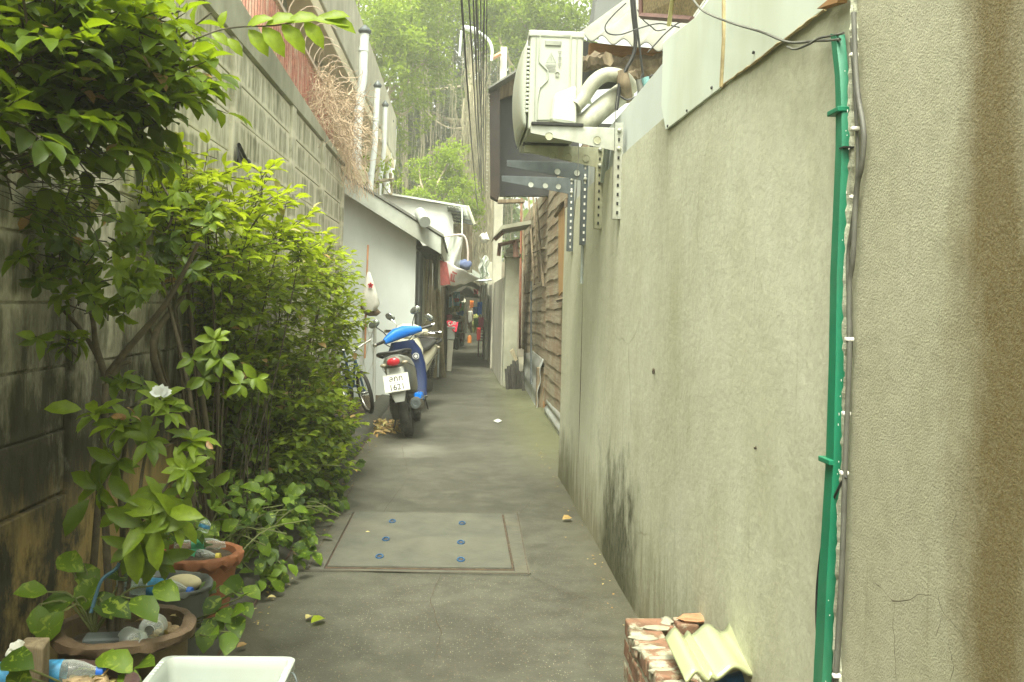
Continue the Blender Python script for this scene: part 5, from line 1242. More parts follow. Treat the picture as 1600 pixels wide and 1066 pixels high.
# ================================================================== SCOOTERS
def loft(rings_, n=20, e=2.6):
    """rings_: (center, right vec, up vec, half width, half height)"""
    rs = []
    for c, rt, u, hw, hh in rings_:
        c, rt, u = Vector(c), Vector(rt), Vector(u); r_ = []
        for k in range(n):
            a = 2*math.pi*k/n; ca, sa = math.cos(a), math.sin(a)
            r_.append(c+rt*hw*math.copysign(abs(ca)**(2/e), ca)+u*hh*math.copysign(abs(sa)**(2/e), sa))
        rs.append(r_)
    return MB().rings(rs)
XR, ZU, YF = (1, 0, 0), (0, 0, 1), (0, 1, 0)
def wheel(t, y, z, Rr, wd, hub):
    wt = MB(); prof = []
    for k in range(9): a = math.pi*(k/8); prof.append((Rr-wd*.55+wd*.55*math.sin(a)**.8 if 0 < k < 8 else Rr-wd*.75, -wd/2*math.cos(a)))
    mt = Matrix.Rotation(R(90), 3, 'Y')
    prof = prof+[(Rr-wd*.80, wd*.3), (Rr-wd*.80, -wd*.3), prof[0]]
    o = wt.lathe(prof, (0, y, z), 44, mt).build('tyre', M['rubber'], t, smooth=40)
    tr_ = MB()
    for k in range(44):
        a = 2*math.pi*k/44; s_ = 1 if k % 2 else -1
        tr_.box((s_*wd*.17, y+(Rr-.002)*math.cos(a), z+(Rr-.002)*math.sin(a)), (wd*.3, .010, .008), Matrix.Rotation(a, 3, 'X'))
    tr_.build('tread', M['rubber'], t)
    rm = MB(); ri = Rr-wd*.78; rm.lathe([(ri, -wd*.33), (ri-.02, -wd*.30), (ri-.025, 0), (ri-.02, wd*.30), (ri, wd*.33)], (0, y, z), 36, mt)
    for k in range(5):
        a = 2*math.pi*k/5; rm.tube([(0, y+.03*math.cos(a), z+.03*math.sin(a)), (0, y+(ri-.015)*math.cos(a), z+(ri-.015)*math.sin(a))], .013, 6)
    rm.lathe([(.001, -.05), (.045, -.05), (.045, .05), (.001, .05)], (0, y, z), 16, mt); rm.build('rim', hub, t, smooth=40)
def scooter(label, body, accent, shield, retro, plate):
    t = thing('scooter', label, 'scooter')
    # local: rear axle at y=0
    wr_ = thing('rear_wheel', None, None); wr_.parent = t
    wheel(wr_, 0, .275, .275, .095, M['darkmetal'])
    wf = thing('front_wheel', None, None); wf.parent = t; wheel(wf, 1.24, .27, .27, .085, M['darkmetal'])
    loft([((0, -.36, .775), XR, ZU, .045, .03), ((0, -.31, .76), XR, ZU, .085, .055), ((0, -.2, .73), XR, ZU, .115, .085), ((0, 0, .69), XR, ZU, .135, .115), ((0, .25, .62), XR, ZU, .145, .15), ((0, .45, .52), XR, ZU, .13, .19), ((0, .56, .46), XR, ZU, .10, .17)]).build('tail_body', body, t, smooth=60)
    loft([((0, -.22, .825), XR, ZU, .09, .02), ((0, -.1, .815), XR, ZU, .115, .035), ((0, .1, .79), XR, ZU, .125, .045), ((0, .3, .76), XR, ZU, .13, .045), ((0, .5, .735), XR, ZU, .11, .04), ((0, .6, .70), XR, ZU, .07, .03)]).build('seat', M['darkmetal'], t, smooth=60)
    MB().tube(smoothpts([(-.13, -.02, .80), (-.155, -.15, .83), (-.13, -.28, .845), (-.06, -.345, .845), (.06, -.345, .845), (.13, -.28, .845), (.155, -.15, .83), (.13, -.02, .80)], 5), .016, 8).build('grab_rail', M['darkmetal'], t, smooth=60)
    # tail light
    MB().ell((0, -.375, .755), (.062, .022, .040), 16, 10).build('tail_light', M['tail'], t, smooth=70)
    for s_ in (-1, 1): MB().ell((s_*.10, -.335, .735), (.032, .022, .02), 12, 8).build('indicator', simple('clear_lens', (.25, .22, .15), .2), t, smooth=70)
    # rear undertail and mudguard flap
    loft([((0, -.30, .70), XR, YF, .085, .03), ((0, -.33, .62), XR, YF, .085, .025), ((0, -.36, .52), XR, YF, .080, .018), ((0, -.38, .43), XR, YF, .062, .012), ((0, -.385, .38), XR, YF, .045, .008)]).build('mudguard', M['sgrey'], t, smooth=50)
    if plate:
        tl = Matrix.Rotation(R(-12), 3, 'X'); pc = Vector((0, -.40, .56)); rz = Matrix.Rotation(0, 3, 'Y')
        pl = MB(); pl.box(pc, (.235, .004, .165), tl); po = pl.build('number_plate', M['plate'], t, bevel=.001)
        def fn(dy): return lambda x, y: pc+tl @ Vector((x, -.0035, y+dy))
        for txt, sz, dy, mt_ in (('ลกก', .075, .040, 'ink'), ('กรุงเทพมหานคร', .021, .002, 'greyink'), ('1621', .075, -.042, 'ink')):
            tm = text_mb(txt, sz, fn(dy)); tm.build('plate_text', M[mt_], po)
        MB().tube([pc+tl @ Vector((x, -.003, z)) for x, z in ((-.112, -.077), (.112, -.077), (.112, .077), (-.112, .077))], .0015, 4, closed=True).build('plate_border', M['greyink'], po)
    # engine, exhaust, shock
    MB().box((-.085, .12, .28), (.09, .42, .16), Matrix.Rotation(.1, 3, 'X')).build('engine', M['engine'], t, bevel=.03)
    MB().box((.03, .38, .30), (.20, .26, .18)).build('crankcase', M['engine'], t, bevel=.03)
    m = MB(); m.tube([(.135, -.30, .335), (.135, -.28, .335), (.13, .0, .30), (.11, .24, .26)], [.050, .060, .064, .045], 18); m.build('muffler', M['muff'], t, smooth=40)
    MB().lathe([(.001, 0), (.022, 0), (.026, .006), (.05, .004)], (.135, -.302, .336), 16, Matrix.Rotation(R(90), 3, 'X')).build('muffler_end', M['dsteel'], t, smooth=40)
    loft([((.16, -.24, .385), XR, ZU, .030, .030), ((.16, -.10, .385), XR, ZU, .05, .036), ((.155, .08, .345), XR, ZU, .045, .034)]).build('heat_shield', accent, t, smooth=60)
    m = MB(); m.tube([(-.10, -.02, .27), (-.10, -.10, .60)], .012, 6)
    for k in range(9): m.lathe([(.022, 0), (.028, .008), (.022, .016)], (-.10, -.035-.007*k, .33+.028*k), 12)
    m.build('shock_absorber', M['engine'], t)
    # floor and leg shield
    loft([((0, .50, .30), XR, ZU, .15, .05), ((0, .7, .29), XR, ZU, .15, .045), ((0, .92, .30), XR, ZU, .15, .05)], e=5).build('floorboard', body if retro else M['darkmetal'], t, smooth=50)
    loft([((0, .90, .30), XR, YF, .17, .045), ((0, .96, .45), XR, YF, .195, .055), ((0, 1.0, .62), XR, YF, .205, .06), ((0, 1.0, .78), XR, YF, .185, .07), ((0, .98, .90), XR, YF, .12, .07)], e=3).build('leg_shield', shield, t, smooth=60)
    loft([((0, 1.02, .35), XR, YF, .08, .06), ((0, 1.10, .55), XR, YF, .13, .07), ((0, 1.12, .72), XR, YF, .14, .08), ((0, 1.07, .88), XR, YF, .09, .06)]).build('front_cowl', accent if not retro else body, t, smooth=60)
    loft([((0, .98, .50), XR, ZU, .05, .02), ((0, 1.1, .56), XR, ZU, .075, .03), ((0, 1.25, .57), XR, ZU, .075, .03), ((0, 1.42, .50), XR, ZU, .06, .025), ((0, 1.52, .40), XR, ZU, .035, .02)]).build('front_mudguard', body if retro else accent, t, smooth=60)
    m = MB()
    for s_ in (-1, 1): m.tube([(s_*.06, 1.24, .27), (s_*.06, 1.08, .72)], .016, 8)
    m.build('fork', M['chrome'], t, smooth=60)
    # steering assembly
    hb = Vector((0, .99, .93)); stA = Matrix.Rotation(R(28 if not retro else -14), 3, Vector((0, -.35, 1)).normalized())
    def S(x, y, z): return hb+stA @ Vector((x, y, z))
    def sv(v): return stA @ Vector(v)
    loft([(S(-.22, -.05, .03), sv(YF), sv(ZU), .03, .03), (S(-.14, -.01, .045), sv(YF), sv(ZU), .05, .05), (S(-.06, .02, .06), sv(YF), sv(ZU), .075, .065), (S(.06, .02, .06), sv(YF), sv(ZU), .075, .065), (S(.14, -.01, .045), sv(YF), sv(ZU), .05, .05), (S(.22, -.05, .03), sv(YF), sv(ZU), .03, .03)]).build('handlebar_cover', accent if not retro else body, t, smooth=60)
    if retro: MB().ell(S(0, .10, .04), (.07, .05, .07), 18, 12).build('headlight', simple('headlight', (.6, .62, .58), .15), t, smooth=70)
    for s_ in (-1, 1):
        MB().tube([S(s_*.20, -.05, .035), S(s_*.34, -.10, .03)], .017, 10).build('grip', M['darkmetal'], t, smooth=50)
        MB().tube([S(s_*.34, -.10, .03), S(s_*.365, -.108, .03)], .020, 10).build('bar_end', M['chrome'], t, smooth=50)
        MB().tube([S(s_*.17, .0, .03), S(s_*.22, .02, .03), S(s_*.32, -.02, .02)], .006, 6).build('lever', M['chrome'], t, smooth=50)
        mt_ = MB(); mp = S(s_*.25, -.0, .22 if not retro else .18); mt_.tube(smoothpts([S(s_*.15, .0, .06), S(s_*.18, .0, .13), mp], 4), .006, 6); mt_.build('mirror_stem', M['darkmetal'] if not retro else M['chrome'], t, smooth=50)
        MB().ell(mp+Vector((0, 0, .02)), (.062, .012, .040), 18, 10, Matrix.Rotation(-.35*1, 3, 'Y')).build('mirror', M['mirror'], t, smooth=70)
    for s_ in (-1, 1):
        MB().tube(smoothpts([S(s_*.20, .02, .02), S(s_*.14, .10, -.03), S(s_*.05, .12, -.10), (s_*.05, 1.10, .70)], 5), .005, 6).build('brake_cable', M['cable'], t, smooth=60)
        MB().tube(smoothpts([(s_*.118, -.24, .72), (s_*.142, -.02, .68), (s_*.150, .22, .63), (s_*.134, .44, .55)], 5), .0035, 5).build('panel_seam', M['darkmetal'], t)
    # side stand, step
    MB().tube([(-.10, .45, .28), (-.20, .42, .01)], .010, 6).build('side_stand', M['darkmetal'], t)
    MB().tube([(.10, .30, .33), (.22, .28, .335)], .012, 6).build('foot_peg', M['chrome'], t)
    return t
s1 = scooter('blue and silver scooter with number plate, parked with its rear to the camera', M['ssilver'], M['sblue'], M['snavy'], False, True)
rp = gz(640, 682)
s1.matrix_world = Matrix.Translation((rp.x, rp.y, 0)) @ Matrix.Rotation(R(-1), 4, 'Z') @ Matrix.Rotation(R(-11), 4, 'Y') @ Matrix.Translation((0, .0, 0))
MB().ell((0, 0, 0), (.001, .001, .001))
dcl = MB().lathe([(.001, 0), (.035, 0)], (.12, .925, .72), 20, Matrix.Rotation(R(90), 3, 'X')).build('round_decal', M['plate'], None); dcl.parent = s1
dc2 = MB().lathe([(.018, 0), (.028, 0)], (.12, .922, .72), 20, Matrix.Rotation(R(90), 3, 'X')).build('decal_ring', M['snavy'], None); dc2.parent = s1
s2 = scooter('cream retro scooter parked behind the blue scooter, facing the camera', M['scream'], M['scream'], M['scream'], True, False)
s2.matrix_world = Matrix.Translation((-.54, 13.05+.3, 0)) @ Matrix.Rotation(R(170), 4, 'Z') @ Matrix.Rotation(R(-4), 4, 'Y')
s2.location = (-.50, 12.2, 0)
m_ = MB(); m_.box((0, 1.205, .70), (.12, .01, .08)); o = m_.build('badge_panel', M['darkmetal'], None, bevel=.01); o.parent = s2

# bicycle half hidden
bc = thing('bicycle', 'small dark bicycle leaning beside the white rack, half hidden by the bush', 'bicycle')
def bw_(y): 
    w_ = thing('wheel', None, None); w_.parent = bc; mt = Matrix.Rotation(R(90), 3, 'Y')
    rr_ = [Vector((0, y+.235*math.cos(a), .255+.235*math.sin(a))) for a in [2*math.pi*k/36 for k in range(36)]]
    MB().tube(rr_, .022, 8, closed=True).build('tyre', M['rubber'], w_, smooth=60)
    MB().tube([Vector((0, y+(p.y-y)*.88, .255+(p.z-.255)*.88)) for p in rr_], .010, 6, closed=True).build('rim', M['chrome'], w_, smooth=60)
    m = MB()
    for k in range(18): a = 2*math.pi*k/18; m.tube([(.012*(-1)**k, y, .255), (0, y+.205*math.cos(a), .255+.205*math.sin(a))], .0015, 3)
    m.tube([(-.04, y, .255), (.04, y, .255)], .018, 8); m.build('spokes', M['chrome'], w_)
bw_(0); bw_(.82)
m = MB()
for a_, b_ in (((0, .0, .255), (0, .12, .66)), ((0, .15, .60), (0, .45, .28)), ((0, .45, .28), (0, .55, .62)), ((0, .14, .62), (0, .55, .58)), ((.03, .82, .255), (.03, .45, .28)), ((-.03, .82, .255), (-.03, .45, .28)), ((0, .82, .255), (0, .55, .56)), ((0, .55, .58), (0, .57, .72))): m.tube([a_, b_], .014, 8)
m.build('frame', simple('bike_paint', (.03, .10, .2), .4, 0, .1, 9), bc, smooth=60)
MB().tube(smoothpts([(-.25, .18, .80), (-.1, .14, .76), (0, .13, .72), (.1, .14, .76), (.25, .18, .80)], 4), .012, 8).build('handlebar', M['chrome'], bc, smooth=60)
loft([((0, .48, .74), XR, ZU, .02, .02), ((0, .58, .75), XR, ZU, .06, .03), ((0, .70, .76), XR, ZU, .08, .03)]).build('saddle', M['darkmetal'], bc, smooth=60)
MB().box((.07, .45, .20), (.09, .06, .02)).build('pedal', M['darkmetal'], bc)
bc.location = tuple(gz(574, 656)+Vector((.0, .25, .03))); bc.rotation_euler = (0, R(-14), R(22))

# white wire rack and broom with bag
rk = thing('white_rack', 'white metal folding rack standing in front of the white house', 'rack', tuple(gz(575, 640)))
m = MB(); Yr = 12.0
for a_, b_ in (((571, 492), (563, 600)), ((586, 505), (584, 646))): m.tube([at(*a_, Yr), at(*b_, Yr)], .020, 8)
m.build('post', M['white'], rk, smooth=50)
m = MB()
for a_, b_ in (((571, 500), (585, 560)), ((585, 510), (566, 570)), ((567, 560), (584, 625)), ((585, 560), (563, 615)), ((540, 500), (560, 640)), ((552, 495), (545, 640)), ((545, 520), (583, 520)), ((541, 610), (584, 612))): m.tube([at(*a_, Yr+.05), at(*b_, Yr+.05)], .007, 6)
m.build('cross_brace', M['white'], rk, smooth=50)
pole = tag(MB().tube([at(575, 383, 11.9), at(573, 440, 11.9), at(570, 560, 11.9)], .012, 8).build('broom_handle', M['rod'], smooth=50), 'thin orange brown broom handle sticking up above the plastic bag', 'broom')
bg_ = thing('plastic_bag', 'white plastic bag with a red mark hanging on the broom handle', 'bag', tuple(at(578, 480, 11.8)))
loft([(at(576, 425, 11.8), XR, YF, .015, .02), (at(577, 440, 11.8), XR, YF, .05, .05), (at(578, 460, 11.8), XR, YF, .09, .06), (at(579, 475, 11.8), XR, YF, .115, .07), (at(578, 486, 11.8), XR, YF, .07, .05)], n=26).build('bag', M['bag'], bg_, smooth=70)
mk = MB(); pc = at(579, 446, 11.72)
for k in range(5): a_ = 2*math.pi*k/5+.3; mk.box(pc+Vector((.016*math.cos(a_), 0, .016*math.sin(a_))), (.034, .004, .022), Matrix.Rotation(-a_, 3, 'Y'))
mk.build('red_mark', M['red'], bg_)
tag(loft([(at(574, 478, 11.85), XR, YF, .09, .05), (at(580, 488, 11.85), XR, YF, .12, .07), (at(582, 494, 11.85), XR, YF, .05, .04)], n=16).build('brown_rag', M['browncloth'], smooth=70), 'brown rag bunched under the plastic bag', 'rag')

# litter beside kerb and road scraps
L = []; m = MB()
for i in range(150):
    p = gz(random.uniform(585, 622), random.uniform(655, 678), .012+random.random()*.03); L.append((p, rv()*Vector((1, 1, .3)), Vector((0, 0, 1))+rv()*.5, random.uniform(.04, .09), random.uniform(.02, .04), random.random()))
for i in range(90):
    p = gz(random.uniform(540, 570), random.uniform(655, 700), .05); p.x -= .12; L.append((p, rv()*Vector((1, 1, .3)), Vector((0, 0, 1))+rv()*.5, random.uniform(.04, .08), random.uniform(.02, .04), random.random()))
for i in range(110):
    y = random.uniform(2.8, 9); x = KX+.02+abs(random.gauss(0, .05)); L.append((Vector((x, y, .012)), rv()*Vector((1, 1, .1)), Vector((0, 0, 1))+rv()*.15, random.uniform(.008, .022), random.uniform(.006, .014), random.random()))
for i in range(60):
    y = random.uniform(3, 9); x = RX-.02-abs(random.gauss(0, .04)); L.append((Vector((x, y, .012)), rv()*Vector((1, 1, .1)), Vector((0, 0, 1))+rv()*.15, random.uniform(.006, .018), random.uniform(.006, .012), random.random()))
leafset(m, L); tag(m.build('leaf_litter', M['leafdead']), kind='stuff')
def fallen(px, py, ln, wd, ti, mat, label, cat='leaf', d=(1, .3, 0), name='fallen_leaf', up=(0, -.3, 1)):
    m = MB(); leafset(m, [(gz(px, py, .016), Vector(d), Vector(up), ln, wd, ti)]); tag(m.build(name, mat), label, cat)
fallen(879, 812, .075, .055, .6, M['leafdead'], 'curled yellow brown leaf on the pavement near the right wall', d=(1, .6, .25))
fallen(486, 974, .085, .045, 1, M['leafbush'], 'bright green leaf on the pavement in front of the drain cover', d=(.6, .9, .15))
fallen(478, 967, .05, .03, .95, M['leafdead'], 'pale leaf touching the green leaf on the pavement', d=(.3, .8, .1))
fallen(424, 921, .045, .03, 1, M['leafbush'], 'small green leaf at the kerb joint', d=(-.3, .8, .3))
fallen(418, 933, .035, .02, .9, M['leafdead'], 'tiny pale leaf just below the green leaf at the kerb joint', d=(.9, .1, .1))
fallen(370, 1012, .04, .03, .5, M['leafdead'], 'small tan leaf on the kerb joint behind the white box', d=(.7, .5, .3))
fallen(473, 865, .05, .025, .95, M['leafbush'], 'small green leaf left of the drain cover', d=(.9, .1, .05))
fallen(570, 832, .035, .018, .9, M['leafdead'], 'pale leaf lying on the drain cover', d=(.9, .1, .05))
tag(MB().prism([gz(771, 658, .012), gz(778, 655, .016), gz(784, 658, .012), gz(778, 661, .012)], (0, 0, .004)).build('paper_scrap', M['white']), 'white paper scrap in the middle of the pavement', 'paper')

# ================================================================== FAR ALLEY CONTENTS
def hang(name, label, cat, px, py, w_, h_, Y, mat, grp=None, fold=3):
    a, b = at(px-w_*.15, py, Y), at(px+w_*1.15, py+h_, Y); m = MB()
    def fn(u, v): return Vector((a.x+(b.x-a.x)*(u+.08*math.sin(v*5)*(u-.5)), Y+.03*math.sin(u*fold*6.28+v*2)+.05*v, a.z+(b.z-a.z)*v*(1+.06*math.sin(u*7))))
    m.sheet(fn, 14, 8); o = m.build(name, mat, solid=.006, smooth=70); return tag(o, label, cat, grp)
G = 'clothes and bags hanging along the far alley'
# banner
bn = thing('banner', 'white banner with faded red end hung across the left of the alley', 'banner', tuple(at(700, 430, 15)))
def bnf(u, v):
    tl, tr_, br_, bl_ = at(684, 402, 14.8), at(750, 437, 16), at(737, 441, 16), at(687, 447, 14.8)
    p = tl.lerp(tr_, u).lerp(bl_.lerp(br_, u), v); p.z -= .06*math.sin(u*math.pi)*(v*.6-.2)+.01*math.sin(u*18); p.y += .03*math.sin(u*9+v*3); return p
MB().sheet(bnf, 24, 10).build('cloth', M['banner'], bn, solid=.004, smooth=70)
m = MB(); 
def off(u, v): p = bnf(u, v); return p+Vector((0, -.02, 0))
m.sheet(lambda u, v: off(.03+.17*u+.12*v*u, .04+.92*v), 6, 8)
for (u0, v0, u1, v1) in ((.30, .45, .36, .75), (.38, .42, .41, .80), (.30, .72, .44, .80), (.34, .30, .46, .38)): m.sheet(lambda u, v: off(u0+(u1-u0)*u, v0+(v1-v0)*v), 2, 2)
m.build('red_print', M['bannerred'], bn)
tag(MB().sheet(lambda u, v: at(678+u*9, 398+v*54+2*math.sin(u*8), 14.6+.05*math.sin(u*7)), 6, 6).build('old_curtain', M['conc2'], solid=.01), 'grey stained curtain at the left end of the banner', 'curtain')
# clear plastic sheet with pink pipe frame
pf = thing('plastic_screen', 'clear plastic sheeting on a pink pipe frame above the banner', 'screen', tuple(at(710, 400, 17)))
MB().sheet(lambda u, v: at(692+u*32-(v*6), 368+v*50+3*math.sin(u*9), 17+.08*math.sin(u*11+v*4)), 16, 12).build('film', M['cling'], pf, smooth=70)
MB().tube(smoothpts([at(692, 370, 16.9), at(720, 367, 16.9), at(728, 374, 16.9), at(731, 390, 16.9), at(731, 408, 16.9)], 5), .018, 8).build('pipe_frame', M['pinkpipe'], pf, smooth=50)
MB().tube([at(722, 325, 18), at(722, 370, 17)], .012, 6).build('hanger', M['wplas'], pf)
tag(MB().ell(at(725, 414, 18), (.14, .12, .10), 12, 8, jit=.2).build('blue_bundle', cloth('blue_floral', (.10, .13, .24)), smooth=70), 'bundle of blue patterned cloth behind the banner', 'bundle')
tag(MB().sheet(lambda u, v: at(749+u*14+2*math.sin(v*9), 402+v*32+3*math.sin(u*7), 19+.10*math.sin(u*13+v*5)), 18, 12).build('white_bundle', M['cling'], solid=.01, smooth=70), 'white plastic bags tied high on the right of the far alley', 'bag')
tag(MB().ell(at(757, 372, 19), (.08, .08, .10), 9, 7, jit=.45).build('white_bag', M['bag'], smooth=70), 'small white bag hanging above the tied bags', 'bag')
tag(MB().tube(sweep(at(738, 437, 17), at(768, 437, 17), 8, .02), .02, 6).build('hanging_rail', M['wplas'], smooth=50), 'white rail spanning the alley beside the banner', 'rail')
# canopies
cn = thing('tarpaulin_canopy', 'grey green tarpaulin roof stretched over the far end of the alley', 'canopy', tuple(at(725, 445, 20)))
MB().sheet(lambda u, v: at(690, 449, 19).lerp(at(763, 446, 19), u).lerp(at(700, 432, 24).lerp(at(760, 438, 24), u), v)+Vector((0, 0, .25*math.sin(u*math.pi)+.0)), 16, 6).build('tarp', M['tarp'], cn, solid=.01, smooth=60)
MB().sheet(lambda u, v: at(688, 452, 22).lerp(at(764, 462, 22), u).lerp(at(700, 463, 25).lerp(at(760, 466, 25), u), v)+Vector((0, 0, .30*math.sin(u*math.pi))), 16, 6).build('inner_tarp', M['tarp'], cn, solid=.01)
m = MB(); m.tube([at(705, 460, 23), at(757, 466, 23)], .03, 6); m.build('canopy_beam', M['tarp'], cn)
tag(MB().prism([at(712, 462, 24), at(730, 448, 24), at(748, 463, 24)], (0, .05, 0)).build('gable_opening', M['white']), 'bright white triangular gable visible under the far canopy', 'gable')
# end walls of the far alley
fe = thing('far_house', 'dark cluttered house closing the far end of the alley', 'house', (0.2, 36, 0))
MB().bb(-3.5, 4.0, 35.5, 36, 0, 2.2).build('wall', simple('end_wall', (.12, .11, .08), .9, 0, .6, 1.5), fe)
MB().bb(.15, .85, 34.9, 35.2, 0, .22).build('step', M['conc'], fe); MB().bb(.2, .8, 35.25, 35.45, .23, .55).build('pale_panel', M['conc2'], fe)
MB().bb(-2.5, -.4, 28, 36, 0, 2.4).build('left_wall', simple('dim_wall', (.16, .14, .10), .9, 0, .4, 2), fe)
MB().bb(.80, 2.4, 24.6, 36, 0, 2.4).build('right_wall', simple('dim_wall', (.06, .055, .04)), fe)
tag(MB().tube([gz(721, 540), at(724, 470, 26)], [.09, .07], 10).build('timber_pillar', M['conc2'], smooth=50), 'grey post standing in the middle of the far alley', 'post')
cols = dict(cyan=(.2, .45, .55), red=(.65, .04, .05), orange=(.75, .25, .04), green=(.14, .55, .10), olive=(.2, .22, .05), teal=(.05, .25, .4), blue=(.04, .25, .75), pale=(.5, .5, .42), pink=(.5, .12, .2), purple=(.16, .05, .12), black=(.03, .03, .03))
for (nm, lb_, px, py, w_, h_, Y, c) in (
    ('hanging_towel', 'pale blue striped towel hanging in the far alley', 710, 456, 7, 24, 22, 'cyan'),
    ('hanging_shirt', 'small red cloth over the blue towel', 711, 466, 5, 6, 21.9, 'red'),
    ('hanging_shirt', 'orange cloth hanging beside the green one', 715, 474, 5, 8, 22.4, 'orange'),
    ('hanging_shirt', 'bright green narrow cloth hanging in the far alley', 719, 472, 5, 14, 22.5, 'green'),
    ('hanging_shirt', 'olive green cloth hanging low on the left of the far alley', 703, 478, 13, 10, 21.5, 'olive'),
    ('hanging_shirt', 'teal blue cloth below the orange cloth', 715, 485, 8, 9, 22.8, 'teal'),
    ('hanging_shirt', 'bright blue cloth hanging at the right of the far alley', 747, 472, 5, 20, 20, 'blue'),
    ('hanging_shirt', 'blue shirt further inside the far alley', 740, 480, 6, 11, 25, 'blue'),
    ('hanging_towel', 'white lace cloth hanging on the right wall of the far alley', 752, 446, 7, 55, 20.5, 'pale'),
    ('hanging_shirt', 'pink cloth hanging under the white lace', 749, 496, 5, 16, 20, 'pink'),
    ('hanging_shirt', 'pale grey shirt deep inside the far alley', 733, 486, 4, 18, 27, 'pale'),
    ('hanging_shirt', 'dark cloth at the left of the far alley', 696, 460, 7, 34, 20.8, 'black'),
    ('hanging_shirt', 'cyan narrow cloth beside the dark cloth', 702, 464, 3, 16, 20.5, 'cyan'),
    ('hanging_shirt', 'pink cloth low at the left, above the red shirt', 699, 492, 6, 8, 20.2, 'pink'),
    ('hanging_towel', 'pale towel between the blue towel and the grey post', 720, 458, 4, 13, 23, 'pale'),
    ('hanging_shirt', 'small red cloth high at the right of the far alley', 741, 452, 5, 8, 21, 'red'),
    ('hanging_shirt', 'orange cloth further inside at the right', 735, 470, 4, 12, 25.5, 'orange'),
    ('hanging_shirt', 'green cloth low at the right of the far alley', 741, 497, 5, 14, 23, 'green'),
    ('hanging_shirt', 'maroon cloth beside the purple chairs', 746, 512, 4, 20, 19.6, 'red')):
    hang(nm, lb_, 'laundry', px, py, w_, h_, Y, cloth('cloth_'+c, cols[c]), G)
# red shirt with white mark on cooler
ts = thing('red_shirt', 'bright red shirt with a white print draped over the white cooler', 'shirt', tuple(at(706, 508, 19)))
MB().sheet(lambda u, v: at(697.5, 502, 18.6).lerp(at(716, 503, 18.6), u).lerp(at(703, 517, 18.4).lerp(at(713, 518, 18.4), u), v)+Vector((0, .04*math.sin(u*9), .02*math.sin(u*6))), 12, 8).build('cloth', simple('shirt_red', (.62, .02, .06), .8, 0, .1, 9), ts, solid=.008, smooth=70)
MB().tube([at(704+3*math.cos(a), 506+2.5*math.sin(a), 18.3) for a in [R(k*25) for k in range(12)]], .012, 5).build('white_print', M['plate'], ts)
MB().tube([at(710+2*math.cos(a), 505+2*math.sin(a), 18.3) for a in [R(k*30) for k in range(12)]], .010, 5).build('white_print', M['plate'], ts)
clr = thing('white_cooler', 'white box raised on a crate at the left edge of the far alley', 'cooler', tuple(at(705, 545, 18)))
a, b = at(699, 513, 18.4), at(710, 531, 18.4); MB().bb(a.x, b.x, 18.4, 18.7, b.z, a.z).build('box', M['wplas'], clr, bevel=.01); MB().bb(a.x-.01, b.x+.01, 18.39, 18.72, a.z+.001, a.z+.03).build('lid', M['wplas'], clr, bevel=.005)
a, b = at(699, 532, 18.4), at(708, 556, 18.4); tag(MB().hexa([(a.x, 18.4, 0), (b.x-.03, 18.4, 0), (b.x-.03, 18.75, 0), (a.x, 18.75, 0)], [(a.x, 18.4, a.z), (b.x, 18.4, a.z), (b.x, 18.75, a.z), (a.x, 18.75, a.z)]).build('pale_stand', M['conc'], bevel=.01), 'pale stand under the white cooler', 'stand')
tag(MB().lathe([(.001, 0), (.07, 0), (.07, .2), (.03, .26), (.001, .26)], gz(733.5, 536), 14).build('orange_jug', simple('orange_jug', (.6, .2, .03), .5), smooth=50), 'orange jug on the ground at the end of the alley', 'jug')
# dark motorbikes / clutter as simple shaped things
def clutter(nm, lb_, cat, px, py, Y, s_, mat, n=7):
    c = at(px, py, Y); m = MB()
    for i in range(n): m.ell(c+Vector((random.uniform(-1, 1)*s_[0]*.6, random.uniform(-.5, .5)*s_[1], random.uniform(-1, 1)*s_[2]*.6)), (s_[0]*.45, s_[1]*.5, s_[2]*.4), 8, 6, jit=.25)
    tag(m.build(nm, mat, smooth=50), lb_, cat)
clutter('covered_goods', 'dark heap of covered goods behind the red shirt', 'goods', 712, 522, 21, (.18, .3, .35), M['dark'], 12)
clutter('black_helmets', 'black helmets and bags stacked on a shelf under the laundry', 'helmets', 707, 494, 21, (.18, .2, .10), M['darkmetal'], 8)
clutter('red_goods', 'red and brown packages beside the grey post', 'goods', 719, 520, 24, (.10, .2, .30), cloth('cloth_maroon', (.22, .04, .03)), 8)
clutter('potted_plant', 'small pale plant pots stacked at the right of the far alley', 'plant pot', 744, 505, 26, (.10, .2, .3), cloth('cloth_olive', (.14,.15,.03)), 10)
clutter('mixed_goods', 'pale household goods stacked inside the far alley', 'goods', 738, 500, 29, (.16, .3, .45), M['browncloth'], 12)
pcx = thing('purple_chairs', 'stack of dark purple plastic chairs at the right edge of the far alley', 'chairs', tuple(gz(751, 556)))
m = MB(); b = gz(751, 558)
for dx in (-.06, .06):
    for dy in (0, .35): m.tube([b+Vector((dx, dy, 0)), b+Vector((dx*.9, dy, .75))], .016, 6)
for z in (.4, .47, .54, .61, .68): m.box(b+Vector((0, .17, z)), (.15, .38, .02))
m.build('seat', cloth('plastic_purple', (.16, .03, .09)), pcx)
m = MB(); m.box(b+Vector((.0, .36, .85)), (.15, .03, .3)); m.build('backrest', cloth('plastic_purple', (.16, .03, .09)), pcx, bevel=.01)

